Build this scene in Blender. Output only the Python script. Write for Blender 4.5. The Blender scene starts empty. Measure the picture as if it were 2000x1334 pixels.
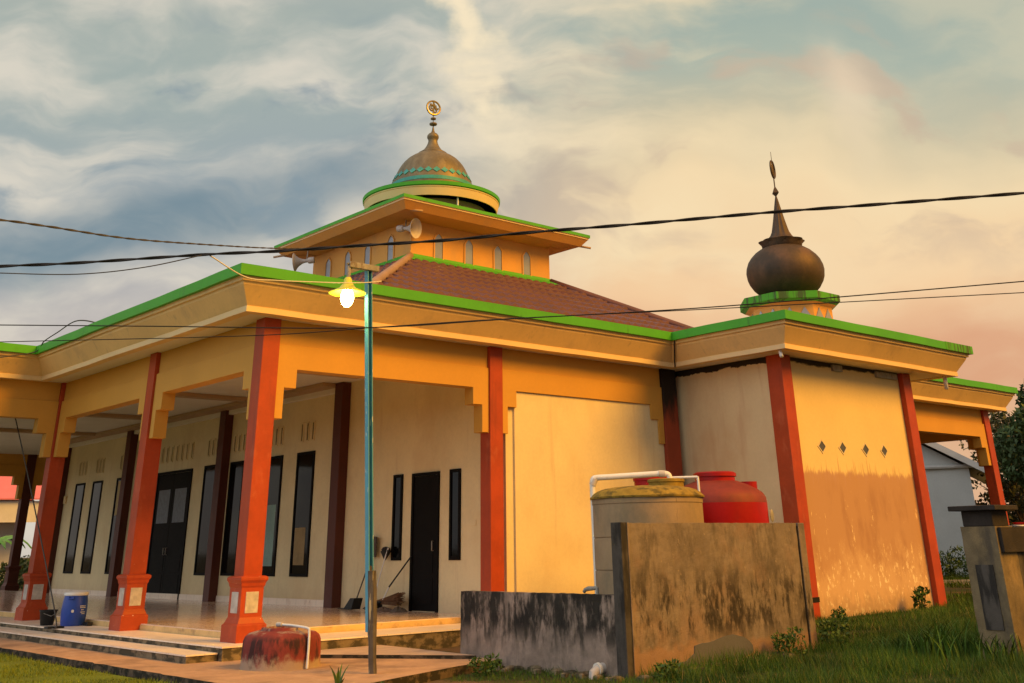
import bpy, math, random
import numpy as np
from mathutils import Vector, Matrix

random.seed(7)
rng = np.random.default_rng(7)
SC = bpy.context.scene
COL = SC.collection
PI = math.pi

# ------------------------------------------------------------------ camera
cam_data = bpy.data.cameras.new("camera")
cam = bpy.data.objects.new("camera", cam_data)
COL.objects.link(cam)
cam_data.sensor_fit = 'HORIZONTAL'
cam_data.sensor_width = 36.0
cam_data.lens = 36.0 * 2069.826 / 2000.0
cam_data.shift_x = (1000.0 - 1019.225) / 2000.0
cam_data.shift_y = -(667.0 - 106.703) / 2000.0
cam_data.clip_start = 0.1
cam_data.clip_end = 3000.0
RGT = Vector((0.7538057, -0.6568854, -0.0166902))
UPV = Vector((-0.2652084, -0.3273814, 0.9069101))
FWD = Vector((0.6012000, 0.6792076, 0.4209935))
m = Matrix((RGT, UPV, -FWD)).transposed().to_4x4()
m.translation = Vector((-8.0733, -15.1886, 1.6))
cam.matrix_world = m
SC.camera = cam

# ------------------------------------------------------------------ exposure
SC.view_settings.view_transform = 'Standard'
SC.view_settings.look = 'None'
SC.view_settings.exposure = 0.25
SC.view_settings.gamma = 1.0

# ------------------------------------------------------------------ sun and sky
SUN_EL = math.radians(36.0)
SUN_DIR = Vector((0.38, -0.92, 0)).normalized() * math.cos(SUN_EL) + Vector((0, 0, math.sin(SUN_EL)))
sun_data = bpy.data.lights.new("sun", 'SUN')
sun_data.energy = 4.2
sun_data.angle = math.radians(32.0)
sun_data.color = (1.0, 0.46, 0.03)
sun = bpy.data.objects.new("sun", sun_data)
COL.objects.link(sun)
sun.rotation_euler = SUN_DIR.to_track_quat('Z', 'Y').to_euler()
sun.location = (10, -40, 30)


class NT:
    """small helper to write node trees"""
    def __init__(self, tree):
        self.t = tree
        self.n = tree.nodes
        self.l = tree.links

    def node(self, typ, **kw):
        nd = self.n.new(typ)
        for k, v in kw.items():
            setattr(nd, k, v)
        return nd

    def put(self, sock, v):
        if hasattr(v, 'is_linked') or isinstance(v, bpy.types.NodeSocket):
            self.l.new(v, sock)
        elif v is not None:
            if sock.type == 'RGBA' and len(v) == 3:
                v = (*v, 1.0)
            sock.default_value = v

    def math(self, op, a, b=None, c=None, clamp=False):
        nd = self.node('ShaderNodeMath', operation=op, use_clamp=clamp)
        for i, v in enumerate((a, b, c)):
            if v is not None:
                self.put(nd.inputs[i], v)
        return nd.outputs[0]

    def vmath(self, op, a, b=None):
        nd = self.node('ShaderNodeVectorMath', operation=op)
        self.put(nd.inputs[0], a)
        if b is not None:
            self.put(nd.inputs[1], b)
        return nd.outputs['Value'] if op in ('DOT_PRODUCT', 'LENGTH') else nd.outputs[0]

    def noise(self, vec, scale=1.0, detail=4.0, rough=0.55, dist=0.0):
        nd = self.node('ShaderNodeTexNoise')
        self.put(nd.inputs['Vector'], vec)
        nd.inputs['Scale'].default_value = scale
        nd.inputs['Detail'].default_value = detail
        nd.inputs['Roughness'].default_value = rough
        nd.inputs['Distortion'].default_value = dist
        return nd.outputs['Fac']

    def smooth(self, v, lo, hi, a=0.0, b=1.0):
        nd = self.node('ShaderNodeMapRange', interpolation_type='SMOOTHSTEP', clamp=True)
        self.put(nd.inputs['Value'], v)
        nd.inputs['From Min'].default_value = lo
        nd.inputs['From Max'].default_value = hi
        nd.inputs['To Min'].default_value = a
        nd.inputs['To Max'].default_value = b
        return nd.outputs['Result']

    def mix(self, f, a, b, blend='MIX'):
        nd = self.node('ShaderNodeMix', data_type='RGBA', blend_type=blend)
        self.put(nd.inputs['Factor'], f)
        self.put(nd.inputs[6], a)
        self.put(nd.inputs[7], b)
        return nd.outputs[2]

    def comb(self, x, y, z):
        nd = self.node('ShaderNodeCombineXYZ')
        for i, v in enumerate((x, y, z)):
            self.put(nd.inputs[i], v)
        return nd.outputs[0]


world = bpy.data.worlds.new("World")
SC.world = world
world.use_nodes = True
W = NT(world.node_tree)
W.n.clear()
out = W.node('ShaderNodeOutputWorld')
bg = W.node('ShaderNodeBackground')
W.l.new(bg.outputs[0], out.inputs[0])
sky = W.node('ShaderNodeTexSky', sky_type='NISHITA')
sky.sun_disc = False
sky.sun_elevation = SUN_EL
sky.sun_rotation = math.atan2(SUN_DIR.x, SUN_DIR.y)
sky.air_density = 1.6
sky.dust_density = 4.0
tc = W.node('ShaderNodeTexCoord')
sep = W.node('ShaderNodeSeparateXYZ')
W.l.new(tc.outputs['Generated'], sep.inputs[0])
G = tc.outputs['Generated']
# the sky as bearings: a runs from south-west to south-east of north-east, b is the height above the horizon
north = W.vmath('DOT_PRODUCT', G, (0.6628, 0.7488, 0.0))
east = W.vmath('DOT_PRODUCT', G, (0.7488, -0.6628, 0.0))
nn_ = W.math('MAXIMUM', north, 0.12)
a_ = W.math('DIVIDE', east, nn_)
b_ = W.math('DIVIDE', sep.outputs[2], nn_)
ab = W.comb(a_, b_, 0.0)
w1 = W.math('SUBTRACT', W.noise(ab, 4.4, 4.0, 0.5), 0.5)
w2 = W.math('SUBTRACT', W.noise(W.vmath('ADD', ab, (5.2, 1.3, 0.0)), 4.4, 4.0, 0.5), 0.5)
aw = W.math('ADD', a_, W.math('MULTIPLY', w1, 0.16))
bw = W.math('ADD', b_, W.math('MULTIPLY', w2, 0.14))
abw = W.comb(aw, bw, 0.0)


def ramp(v, stops):
    nd = W.node('ShaderNodeValToRGB')
    W.put(nd.inputs[0], v)
    el = nd.color_ramp.elements
    while len(el) < len(stops):
        el.new(0.5)
    for e_, (p, c) in zip(el, stops):
        e_.position = p
        e_.color = (*c, 1)
    return nd.outputs[0]


def streaks(vec, rot, sx, sy, scale, loc=(0, 0, 0), detail=6.0, rough=0.54, dist=0.2):
    mp = W.node('ShaderNodeMapping')
    W.l.new(vec, mp.inputs[0])
    mp.inputs['Rotation'].default_value = (0, 0, math.radians(rot))
    mp.inputs['Scale'].default_value = (sx, sy, 1.0)
    mp.inputs['Location'].default_value = loc
    return W.noise(mp.outputs[0], scale, detail, rough, dist)


bs_ = W.math('ADD', bw, W.math('MULTIPLY', w1, 0.05))
right = ramp(bs_, [(0.0, (0.66, 0.30, 0.17)), (0.15, (0.74, 0.38, 0.21)), (0.22, (0.92, 0.60, 0.33)), (0.31, (0.92, 0.70, 0.41)),
                   (0.38, (0.60, 0.53, 0.36)), (0.46, (0.40, 0.46, 0.38)), (0.56, (0.32, 0.41, 0.37)), (1.0, (0.22, 0.28, 0.28))])
left = ramp(bs_, [(0.0, (0.55, 0.47, 0.42)), (0.17, (0.52, 0.47, 0.44)), (0.25, (0.42, 0.42, 0.42)), (0.33, (0.33, 0.38, 0.40)),
                  (0.45, (0.36, 0.42, 0.39)), (0.58, (0.42, 0.455, 0.40)), (1.0, (0.24, 0.28, 0.28))])
we = W.smooth(W.math('ADD', aw, W.math('MULTIPLY', W.math('SUBTRACT', b_, 0.3), -0.35)), -0.24, 0.16)
base = W.mix(we, left, right)
# pale drifting cloud
n_a = streaks(abw, -24, 2.2, 6.0, 1.6)
n_b = streaks(abw, 18, 3.4, 6.5, 1.3, (2.4, 0.7, 0))
cl = W.smooth(W.math('ADD', W.math('MULTIPLY', n_a, 0.6), W.math('MULTIPLY', n_b, 0.4)), 0.42, 0.60)
lit = W.mix(we, (0.76, 0.69, 0.57), (0.96, 0.76, 0.46))
fade = W.smooth(a_, 0.05, 0.40, 0.85, 0.30)
base = W.mix(W.math('MULTIPLY', cl, fade), base, lit)
# slate blue bank rising to the right in the west
t_ = W.math('ADD', a_, 0.30)
line = W.math('ADD', W.math('MULTIPLY_ADD', t_, 0.24, 0.300), W.math('MULTIPLY', W.math('MULTIPLY', t_, t_), 0.30))
dv = W.math('ABSOLUTE', W.math('SUBTRACT', W.math('ADD', b_, W.math('MULTIPLY', w2, 0.10)), line))
bank = W.math('MULTIPLY', W.smooth(dv, 0.010, 0.060, 1.0, 0.0), W.smooth(W.math('ADD', a_, W.math('MULTIPLY', w1, 0.1)), -0.20, -0.07, 1.0, 0.0))
base = W.mix(W.math('MULTIPLY', W.math('MULTIPLY', bank, W.smooth(n_b, 0.36, 0.58, 1.0, 0.72)), 0.95), base, (0.165, 0.245, 0.295))
# scattered darker tufts
tuft = W.smooth(streaks(abw, -15, 4.0, 7.5, 1.5, (4.1, 2.2, 0), 5.0), 0.52, 0.66)
tcol = W.mix(we, (0.20, 0.28, 0.335), (0.60, 0.45, 0.32))
tamt = W.math('MULTIPLY', tuft, W.smooth(W.math('ABSOLUTE', W.math('SUBTRACT', b_, 0.37)), 0.06, 0.18, 0.70, 0.06))
base = W.mix(tamt, base, tcol)
# bright ragged plume
pa = W.math('MULTIPLY_ADD', W.math('SUBTRACT', 0.53, b_), 0.33, -0.070)
pd = W.math('ABSOLUTE', W.math('SUBTRACT', W.math('ADD', a_, W.math('MULTIPLY', W.math('SUBTRACT', W.noise(ab, 9.0, 5.0, 0.6), 0.5), 0.16)), pa))
pf = streaks(ab, 74, 3.0, 15.0, 1.6, (1.0, 0.3, 0))
pm = W.math('MULTIPLY', W.smooth(pd, 0.000, 0.042, 1.0, 0.0), W.smooth(b_, 0.30, 0.42))
pm = W.math('MULTIPLY', pm, W.smooth(pf, 0.30, 0.60, 0.25, 0.95))
base = W.mix(pm, base, (0.96, 0.80, 0.54))
# small glint of lit cloud on the right
gd = W.vmath('LENGTH', W.vmath('SUBTRACT', W.vmath('MULTIPLY', abw, (1.9, 1.0, 0.0)), (0.62, 0.41, 0.0)))
base = W.mix(W.math('MULTIPLY', W.smooth(gd, 0.0, 0.09, 0.5, 0.0), W.smooth(n_b, 0.4, 0.6, 0.3, 1.0)), base, (0.95, 0.74, 0.50))
# unseen sky behind the viewer, brightened in the west to fill shade, dimmer east
rear = W.mix(W.smooth(east, -0.75, 0.55), (1.25, 1.27, 1.30), (0.34, 0.29, 0.22))
base = W.mix(W.smooth(north, 0.02, 0.30), rear, base)
sk = W.vmath('SCALE', sky.outputs[0])
sk.node.inputs['Scale'].default_value = 0.07
final = W.mix(0.90, sk, base)
W.l.new(final, bg.inputs['Color'])
bg.inputs['Strength'].default_value = 0.90
SC.cycles.max_bounces = 12
SC.cycles.diffuse_bounces = 8


# ------------------------------------------------------------------ materials
def M(name, col, rough=0.65, var=0.10, scale=1.6, fine=18.0, bump=0.15, bdist=0.01, bscale=70.0, spec=0.3,
      metal=0.0, layers=(), coat=0.0, grid=0.0):
    mt = bpy.data.materials.new(name)
    mt.use_nodes = True
    T = NT(mt.node_tree)
    T.n.clear()
    o = T.node('ShaderNodeOutputMaterial')
    b = T.node('ShaderNodeBsdfPrincipled')
    T.l.new(b.outputs[0], o.inputs[0])
    geo = T.node('ShaderNodeNewGeometry')
    pos = geo.outputs['Position']
    sp = T.node('ShaderNodeSeparateXYZ')
    T.l.new(pos, sp.inputs[0])
    n1 = T.noise(pos, scale, 5.0)
    n2 = T.noise(pos, fine, 3.0)
    f = T.math('ADD', T.math('MULTIPLY', n1, 0.7), T.math('MULTIPLY', n2, 0.3))
    f = T.smooth(f, 0.3, 0.7)
    lo = tuple(c * (1 - var) for c in col)
    hi = tuple(min(1.0, c * (1 + var)) for c in col)
    c = T.mix(f, lo, hi)
    for L in layers:
        mp = T.node('ShaderNodeMapping')
        T.l.new(pos, mp.inputs[0])
        mp.inputs['Scale'].default_value = L.get('scale', (3, 3, 3))
        mp.inputs['Location'].default_value = L.get('off', (0, 0, 0))
        n = T.noise(mp.outputs[0], 1.0, L.get('detail', 5.0), L.get('rough', 0.6), L.get('dist', 0.0))
        if 'zedge' in L:
            zc, wid, k = L['zedge']
            v = T.math('SUBTRACT', zc, T.math('ADD', sp.outputs[2], T.math('MULTIPLY', T.math('SUBTRACT', n, 0.5), k)))
            mk = T.smooth(v, -wid, wid)
        else:
            mk = T.smooth(n, L.get('lo', 0.5), L.get('hi', 0.6))
        if 'ztop' in L:
            zc, wid, k = L['ztop']
            v = T.math('SUBTRACT', T.math('ADD', sp.outputs[2], T.math('MULTIPLY', T.math('SUBTRACT', n, 0.5), k)), zc)
            mk = T.smooth(v, -wid, wid)
        if 'z' in L:
            z0, z1 = L['z']
            mk = T.math('MULTIPLY', mk, T.smooth(sp.outputs[2], z0, z1))
        if 'z2' in L:
            z0, z1 = L['z2']
            mk = T.math('MULTIPLY', mk, T.smooth(sp.outputs[2], z0, z1, 1.0, 0.0))
        if 'facing' in L:      # 'up' faces only
            spn = T.node('ShaderNodeSeparateXYZ')
            T.l.new(geo.outputs['Normal'], spn.inputs[0])
            mk = T.math('MULTIPLY', mk, T.smooth(spn.outputs[2], 0.3, 0.8))
        mk = T.math('MULTIPLY', mk, L.get('amount', 1.0))
        c = T.mix(mk, c, L['col'])
    if grid:       # dark grout lines of square tiles
        def saw(v):
            f_ = T.math('FRACT', T.math('DIVIDE', v, grid))
            return T.math('ABSOLUTE', T.math('SUBTRACT', f_, 0.5))
        g_ = T.smooth(T.math('MAXIMUM', saw(sp.outputs[0]), saw(sp.outputs[1])), 0.485, 0.492)
        c = T.mix(T.math('MULTIPLY', g_, 0.55), c, tuple(q * 0.35 for q in col))
    T.l.new(c, b.inputs['Base Color'])
    rr = T.math('ADD', T.math('MULTIPLY', n2, 0.2), rough - 0.1, clamp=True)
    T.l.new(rr, b.inputs['Roughness'])
    b.inputs['Metallic'].default_value = metal
    b.inputs['Specular IOR Level'].default_value = spec
    if coat:
        b.inputs['Coat Weight'].default_value = coat
        b.inputs['Coat Roughness'].default_value = 0.15
    if bump:
        bm_ = T.node('ShaderNodeBump')
        bm_.inputs['Strength'].default_value = bump
        bm_.inputs['Distance'].default_value = bdist
        nb = T.noise(pos, bscale, 4.0)
        T.l.new(T.math('ADD', nb, T.math('MULTIPLY', n1, 1.5)), bm_.inputs['Height'])
        T.l.new(bm_.outputs[0], b.inputs['Normal'])
    return mt


def emit(name, col, strength):
    mt = bpy.data.materials.new(name)
    mt.use_nodes = True
    T = NT(mt.node_tree)
    T.n.clear()
    o = T.node('ShaderNodeOutputMaterial')
    e = T.node('ShaderNodeEmission')
    e.inputs[0].default_value = (*col, 1)
    e.inputs[1].default_value = strength
    T.l.new(e.outputs[0], o.inputs[0])
    return mt


RUN = (9.0, 9.0, 0.7)      # vertical streaks
m_wall = M('cream_wall_paint', (0.70, 0.58, 0.345), 0.72, 0.09, 0.7, bump=0.3, layers=[
    dict(col=(0.62, 0.46, 0.25), scale=(1.1, 1.1, 0.8), lo=0.48, hi=0.70, amount=0.5, detail=8.0),
    dict(col=(0.36, 0.25, 0.15), scale=(30, 30, 24), lo=0.70, hi=0.73, amount=0.5),
    dict(col=(0.50, 0.34, 0.20), scale=(5, 5, 0.45), lo=0.56, hi=0.75, amount=0.35),
    dict(col=(0.45, 0.28, 0.18), scale=(3, 3, 2), zedge=(0.75, 0.25, 0.5), amount=0.35)])
m_tower = M('mustard_wall_paint', (0.64, 0.32, 0.075), 0.7, 0.08, 0.9, layers=[
    dict(col=(0.50, 0.29, 0.11), scale=(1.2, 1.2, 0.7), lo=0.50, hi=0.72, amount=0.5, detail=8.0)])
m_arch = M('ochre_arch_paint', (0.56, 0.29, 0.05), 0.65, 0.06, 1.0)
m_fascia = M('mustard_fascia_paint', (0.70, 0.47, 0.19), 0.65, 0.08, 0.9, layers=[
    dict(col=(0.42, 0.28, 0.15), scale=(1.6, 1.6, 1.2), lo=0.50, hi=0.72, amount=0.45, detail=8.0),
    dict(col=(0.30, 0.20, 0.12), scale=(9, 9, 0.9), lo=0.60, hi=0.74, amount=0.35)])
m_band = M('pale_fascia_band_paint', (0.72, 0.53, 0.27), 0.65, 0.06, 1.0)
m_green = M('green_coping_paint', (0.066, 0.36, 0.022), 0.55, 0.10, 1.2, layers=[
    dict(col=(0.04, 0.10, 0.03), scale=(7, 7, 1.1), lo=0.60, hi=0.74, amount=0.55)])
m_greenold = M('mouldy_green_coping_paint', (0.070, 0.33, 0.020), 0.65, 0.12, 1.2, layers=[
    dict(col=(0.05, 0.06, 0.025), scale=(12, 12, 1.0), lo=0.50, hi=0.60, amount=0.85)])
m_soffit = M('pale_ceiling_paint', (0.72, 0.66, 0.56), 0.75, 0.05, 1.0)
m_trim = M('brown_ceiling_trim_paint', (0.42, 0.28, 0.16), 0.7, 0.06, 1.0)
m_column = M('orange_column_paint', (0.37, 0.049, 0.012), 0.5, 0.14, 2.2, spec=0.3, layers=[
    dict(col=(0.20, 0.035, 0.015), scale=(6, 6, 0.9), lo=0.54, hi=0.74, amount=0.55, detail=8.0),
    dict(col=(0.50, 0.12, 0.05), scale=(4, 4, 2), lo=0.56, hi=0.74, amount=0.5),
    dict(col=(0.80, 0.66, 0.50), scale=(14, 14, 9), lo=0.71, hi=0.725, amount=0.9, z2=(1.2, 2.2))])
m_pilaster = M('maroon_pilaster_and_shaded_column', (0.085, 0.022, 0.014), 0.5, 0.12, 1.5)
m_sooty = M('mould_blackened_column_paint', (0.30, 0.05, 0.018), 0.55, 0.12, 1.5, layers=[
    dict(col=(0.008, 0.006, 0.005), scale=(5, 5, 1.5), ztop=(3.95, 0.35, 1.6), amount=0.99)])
m_panel = M('stone_inset_panel', (0.46, 0.42, 0.38), 0.5, 0.25, 6.0)
m_flank = M('black_headed_wall_paint', (0.66, 0.52, 0.30), 0.7, 0.06, 0.8, layers=[
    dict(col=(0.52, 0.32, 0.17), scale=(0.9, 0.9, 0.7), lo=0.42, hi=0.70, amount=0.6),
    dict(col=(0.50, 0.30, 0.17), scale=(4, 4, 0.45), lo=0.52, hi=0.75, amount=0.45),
    dict(col=(0.006, 0.005, 0.004), scale=(5, 5, 8), ztop=(4.765, 0.012, 0.16), amount=0.98)])  # ragged black band along the wall head
m_mihrab = M('peeling_wall_paint', (0.72, 0.55, 0.26), 0.75, 0.06, 0.8, layers=[
    dict(col=(0.43, 0.245, 0.165), scale=(5, 5, 0.7), zedge=(2.80, 0.045, 0.55), amount=0.94, detail=9.0, rough=0.72),
    dict(col=(0.44, 0.25, 0.12), scale=(24, 24, 0.55), zedge=(2.78, 0.02, 1.35), amount=0.55, detail=2.0),
    dict(col=(0.30, 0.15, 0.085), scale=(2.6, 2.6, 0.9), lo=0.48, hi=0.68, amount=0.5, z2=(2.3, 2.8), detail=8.0),
    dict(col=(0.58, 0.38, 0.22), scale=(2.4, 2.4, 1.4), zedge=(1.20, 0.35, 2.4), amount=0.85, detail=8.0, rough=0.68),
    dict(col=(0.80, 0.60, 0.34), scale=(8, 8, 2.2), lo=0.615, hi=0.635, amount=0.85, z2=(2.0, 2.75), detail=10.0, rough=0.75),
    dict(col=(0.82, 0.66, 0.44), scale=(9, 9, 5), lo=0.575, hi=0.60, amount=0.85, z2=(0.85, 1.75), detail=10.0, rough=0.75),
    dict(col=(0.20, 0.14, 0.09), scale=(8, 8, 5), zedge=(0.55, 0.25, 0.9), amount=0.5),
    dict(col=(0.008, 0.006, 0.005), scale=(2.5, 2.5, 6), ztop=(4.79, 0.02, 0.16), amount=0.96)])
m_tile = M('brown_metal_roof_tile', (0.135, 0.060, 0.058), 0.5, 0.12, 1.2, layers=[
    dict(col=(0.09, 0.05, 0.045), scale=(2, 2, 2), lo=0.5, hi=0.75, amount=0.5)])
m_ridge = M('beige_ridge_cap', (0.30, 0.20, 0.15), 0.6, 0.1)
m_floor = M('glossy_floor_tile', (0.80, 0.62, 0.49), 0.13, 0.05, 1.0, bump=0.03, spec=0.5, grid=0.4, layers=[
    dict(col=(0.50, 0.36, 0.26), scale=(1.5, 1.5, 1.5), lo=0.52, hi=0.72, amount=0.35)])
m_step = M('pale_step_tile', (0.82, 0.69, 0.56), 0.35, 0.08, 1.2, grid=0.4, layers=[
    dict(col=(0.36, 0.25, 0.17), scale=(7, 7, 7), lo=0.60, hi=0.75, amount=0.4),
    dict(col=(0.55, 0.38, 0.27), scale=(2.5, 2.5, 2.5), lo=0.52, hi=0.7, amount=0.4)])
m_riser = M('mossy_concrete_riser', (0.20, 0.15, 0.09), 0.85, 0.25, 3.0, layers=[
    dict(col=(0.035, 0.03, 0.018), scale=(5, 5, 8), lo=0.42, hi=0.58, amount=0.85)], bump=0.4)
m_riser2 = M('stained_cream_riser', (0.62, 0.42, 0.18), 0.8, 0.15, 3.0, layers=[
    dict(col=(0.25, 0.16, 0.09), scale=(5, 5, 8), lo=0.52, hi=0.7, amount=0.6)])
m_frame = M('black_brown_joinery', (0.006, 0.005, 0.0045), 0.6, 0.2, 3.0, bump=0.05, spec=0.08)
m_creampanel = M('cream_pane_panel', (0.42, 0.31, 0.15), 0.8, 0.1)
m_greenpanel = M('pale_green_pane_panel', (0.22, 0.33, 0.30), 0.8, 0.15)
m_tan = M('tan_pane_panel', (0.24, 0.17, 0.08), 0.8, 0.25, 2.0)
m_greypane = M('grey_door_pane', (0.12, 0.135, 0.16), 0.5, 0.2, 9.0)
m_dark = M('brown_drum_paint', (0.30, 0.19, 0.10), 0.8, 0.1)
m_glass = M('dark_window_glass', (0.004, 0.004, 0.004), 0.06, 0.05, 1.0, bump=0.0, spec=0.17)
m_towerglass = M('greyed_tower_glass', (0.28, 0.30, 0.36), 0.10, 0.1, 2.0, bump=0.0, spec=0.9)
m_slot = M('dark_vent_slot', (0.02, 0.016, 0.012), 0.8, 0.1)
m_black = M('black_stain', (0.010, 0.008, 0.006), 0.9, 0.3, 6.0)
m_bronze = M('tarnished_bronze_sheet', (0.17, 0.135, 0.075), 0.5, 0.20, 1.5, metal=0.3, layers=[
    dict(col=(0.26, 0.21, 0.12), scale=(5, 5, 0.8), lo=0.45, hi=0.7, amount=0.6),
    dict(col=(0.10, 0.07, 0.04), scale=(6, 6, 0.9), lo=0.58, hi=0.72, amount=0.6)])
m_ventglass = M('grey_vent_pane', (0.085, 0.085, 0.09), 0.4, 0.1, 3.0, bump=0.0)
m_darkgold = M('blackened_brass', (0.085, 0.055, 0.025), 0.5, 0.2, 4.0, metal=0.4)
m_gold = M('aged_gold_metal', (0.36, 0.26, 0.09), 0.35, 0.15, 4.0, metal=0.8)
m_teal = M('turquoise_paint', (0.06, 0.32, 0.30), 0.5, 0.15, 3.0)
m_rustdome = M('dark_rusty_dome_sheet', (0.075, 0.048, 0.030), 0.6, 0.25, 1.6, metal=0.15, layers=[
    dict(col=(0.16, 0.085, 0.045), scale=(2.2, 2.2, 1.4), lo=0.45, hi=0.7, amount=0.6),
    dict(col=(0.03, 0.026, 0.018), scale=(1.6, 1.6, 1.4), lo=0.5, hi=0.7, amount=0.6)])
m_white = M('white_plastic', (0.72, 0.70, 0.66), 0.4, 0.06, 4.0, layers=[
    dict(col=(0.30, 0.24, 0.18), scale=(6, 6, 6), lo=0.58, hi=0.75, amount=0.4)])
m_horn = M('grey_white_horn_paint', (0.50, 0.45, 0.41), 0.5, 0.06, 3.0)
m_teak = M('weathered_timber', (0.105, 0.088, 0.07), 0.85, 0.3, 4.0, layers=[
    dict(col=(0.50, 0.42, 0.24), scale=(16, 16, 2.2), lo=0.58, hi=0.64, amount=0.8),
    dict(col=(0.045, 0.035, 0.028), scale=(24, 24, 1.8), lo=0.5, hi=0.6, amount=0.7)], bump=0.5)
m_bluepole = M('chipped_blue_pole_paint', (0.09, 0.31, 0.44), 0.5, 0.12, 2.0, layers=[
    dict(col=(0.62, 0.66, 0.60), scale=(26, 26, 7), lo=0.62, hi=0.66, amount=0.8),
    dict(col=(0.10, 0.08, 0.06), scale=(20, 20, 4), lo=0.66, hi=0.70, amount=0.8)])
m_greypole = M('rusted_zinc_paint', (0.30, 0.28, 0.24), 0.6, 0.25, 6.0, layers=[
    dict(col=(0.13, 0.08, 0.05), scale=(14, 14, 10), lo=0.52, hi=0.66, amount=0.7)])
m_shade = M('yellow_enamel_shade', (0.62, 0.60, 0.06), 0.35, 0.05)
m_cable = M('black_cable_sheath', (0.012, 0.011, 0.012), 0.6, 0.1, bump=0)
m_wirelight = M('pale_cable_sheath', (0.70, 0.66, 0.55), 0.6, 0.1, bump=0)
m_wiregrey = M('grey_cable_sheath', (0.06, 0.055, 0.05), 0.6, 0.1, bump=0)
m_conc = M('mould_streaked_concrete', (0.195, 0.155, 0.120), 0.9, 0.25, 2.2, layers=[
    dict(col=(0.25, 0.165, 0.115), scale=(1.9, 1.9, 1.5), lo=0.45, hi=0.66, amount=0.7),
    dict(col=(0.070, 0.056, 0.042), scale=(3.2, 3.2, 1.3), lo=0.49, hi=0.66, amount=0.65, detail=8.0, rough=0.68),
    dict(col=(0.022, 0.017, 0.012), scale=(4.6, 4.6, 1.7), lo=0.455, hi=0.60, amount=0.93, z=(0.44, 0.72), z2=(0.95, 1.50), detail=9.0, rough=0.7),
    dict(col=(0.26, 0.155, 0.095), scale=(3.4, 3.4, 4), zedge=(0.50, 0.05, 0.50), amount=0.8),
    dict(col=(0.33, 0.25, 0.18), scale=(16, 16, 12), lo=0.64, hi=0.70, amount=0.5)], bump=0.5)
m_conclow = M('black_mould_concrete', (0.31, 0.23, 0.18), 0.9, 0.22, 2.0, layers=[
    dict(col=(0.12, 0.095, 0.075), scale=(4, 4, 2.2), lo=0.46, hi=0.66, amount=0.6),
    dict(col=(0.012, 0.011, 0.009), scale=(3.4, 3.4, 1.5), lo=0.40, hi=0.54, amount=0.97, z=(0.48, 0.74), detail=8.0, rough=0.68),
    dict(col=(0.03, 0.026, 0.02), scale=(9, 9, 2.4), lo=0.44, hi=0.60, amount=0.85, z=(0.36, 0.62))], bump=0.45)
m_concdark = M('dark_mould_concrete', (0.070, 0.060, 0.050), 0.9, 0.3, 2.0, layers=[
    dict(col=(0.015, 0.013, 0.011), scale=(6, 6, 1.6), lo=0.45, hi=0.6, amount=0.8)], bump=0.4)
m_gate = M('stained_pillar_plaster', (0.16, 0.12, 0.065), 0.88, 0.25, 2.4, layers=[
    dict(col=(0.06, 0.05, 0.04), scale=(4, 4, 1.4), lo=0.48, hi=0.64, amount=0.75),
    dict(col=(0.30, 0.21, 0.10), scale=(3, 3, 2), lo=0.54, hi=0.7, amount=0.6)], bump=0.4)
m_cap = M('black_mould_cap', (0.030, 0.024, 0.020), 0.9, 0.4, 4.0, layers=[
    dict(col=(0.16, 0.09, 0.06), scale=(5, 5, 5), lo=0.58, hi=0.72, amount=0.6, facing='up')], bump=0.4)
m_tank = M('limewashed_tank_concrete', (0.30, 0.215, 0.125), 0.85, 0.15, 2.0, layers=[
    dict(col=(0.05, 0.04, 0.025), scale=(7, 7, 0.9), lo=0.60, hi=0.72, amount=0.85),
    dict(col=(0.17, 0.15, 0.10), scale=(2, 2, 1.2), lo=0.5, hi=0.65, amount=0.6)], bump=0.3)
m_moss = M('yellow_mossy_dome', (0.26, 0.17, 0.025), 0.9, 0.3, 5.0, layers=[
    dict(col=(0.06, 0.05, 0.015), scale=(5, 5, 9), lo=0.50, hi=0.64, amount=0.8)], bump=0.5)
m_red = M('red_tank_plastic', (0.33, 0.005, 0.003), 0.45, 0.12, 1.6, spec=0.22, layers=[
    dict(col=(0.20, 0.015, 0.01), scale=(3, 3, 2), lo=0.5, hi=0.7, amount=0.5)])
m_redtop = M('faded_red_plastic', (0.19, 0.028, 0.016), 0.6, 0.2, 3.0)
m_well = M('flaking_red_concrete', (0.19, 0.032, 0.026), 0.8, 0.25, 3.0, layers=[
    dict(col=(0.020, 0.012, 0.012), scale=(6, 6, 2.0), lo=0.47, hi=0.60, amount=0.85, z2=(0.60, 0.70)),
    dict(col=(0.34, 0.25, 0.17), scale=(6, 6, 5), zedge=(0.40, 0.05, 0.4), amount=0.85),
    dict(col=(0.34, 0.25, 0.19), scale=(5, 5, 5), lo=0.45, hi=0.6, amount=0.9, z=(0.655, 0.69))], bump=0.4)
m_blue = M('blue_drum_plastic', (0.015, 0.055, 0.34), 0.4, 0.08, 2.0, spec=0.4)
m_bucket = M('black_bucket_plastic', (0.012, 0.012, 0.012), 0.5, 0.1)
m_straw = M('coconut_fibre', (0.20, 0.10, 0.05), 0.9, 0.3, 12.0)
m_rag = M('grimy_cloth', (0.16, 0.12, 0.10), 0.95, 0.3, 8.0)
m_greyhead = M('grey_broom_bristle', (0.10, 0.085, 0.075), 0.9, 0.3, 20.0)
m_pave = M('worn_concrete_paving', (0.44, 0.27, 0.165), 0.8, 0.2, 1.2, layers=[
    dict(col=(0.20, 0.125, 0.08), scale=(1.3, 1.3, 1.3), lo=0.46, hi=0.66, amount=0.7),
    dict(col=(0.50, 0.34, 0.22), scale=(4, 1.2, 3), lo=0.58, hi=0.70, amount=0.6)], bump=0.3)
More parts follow.
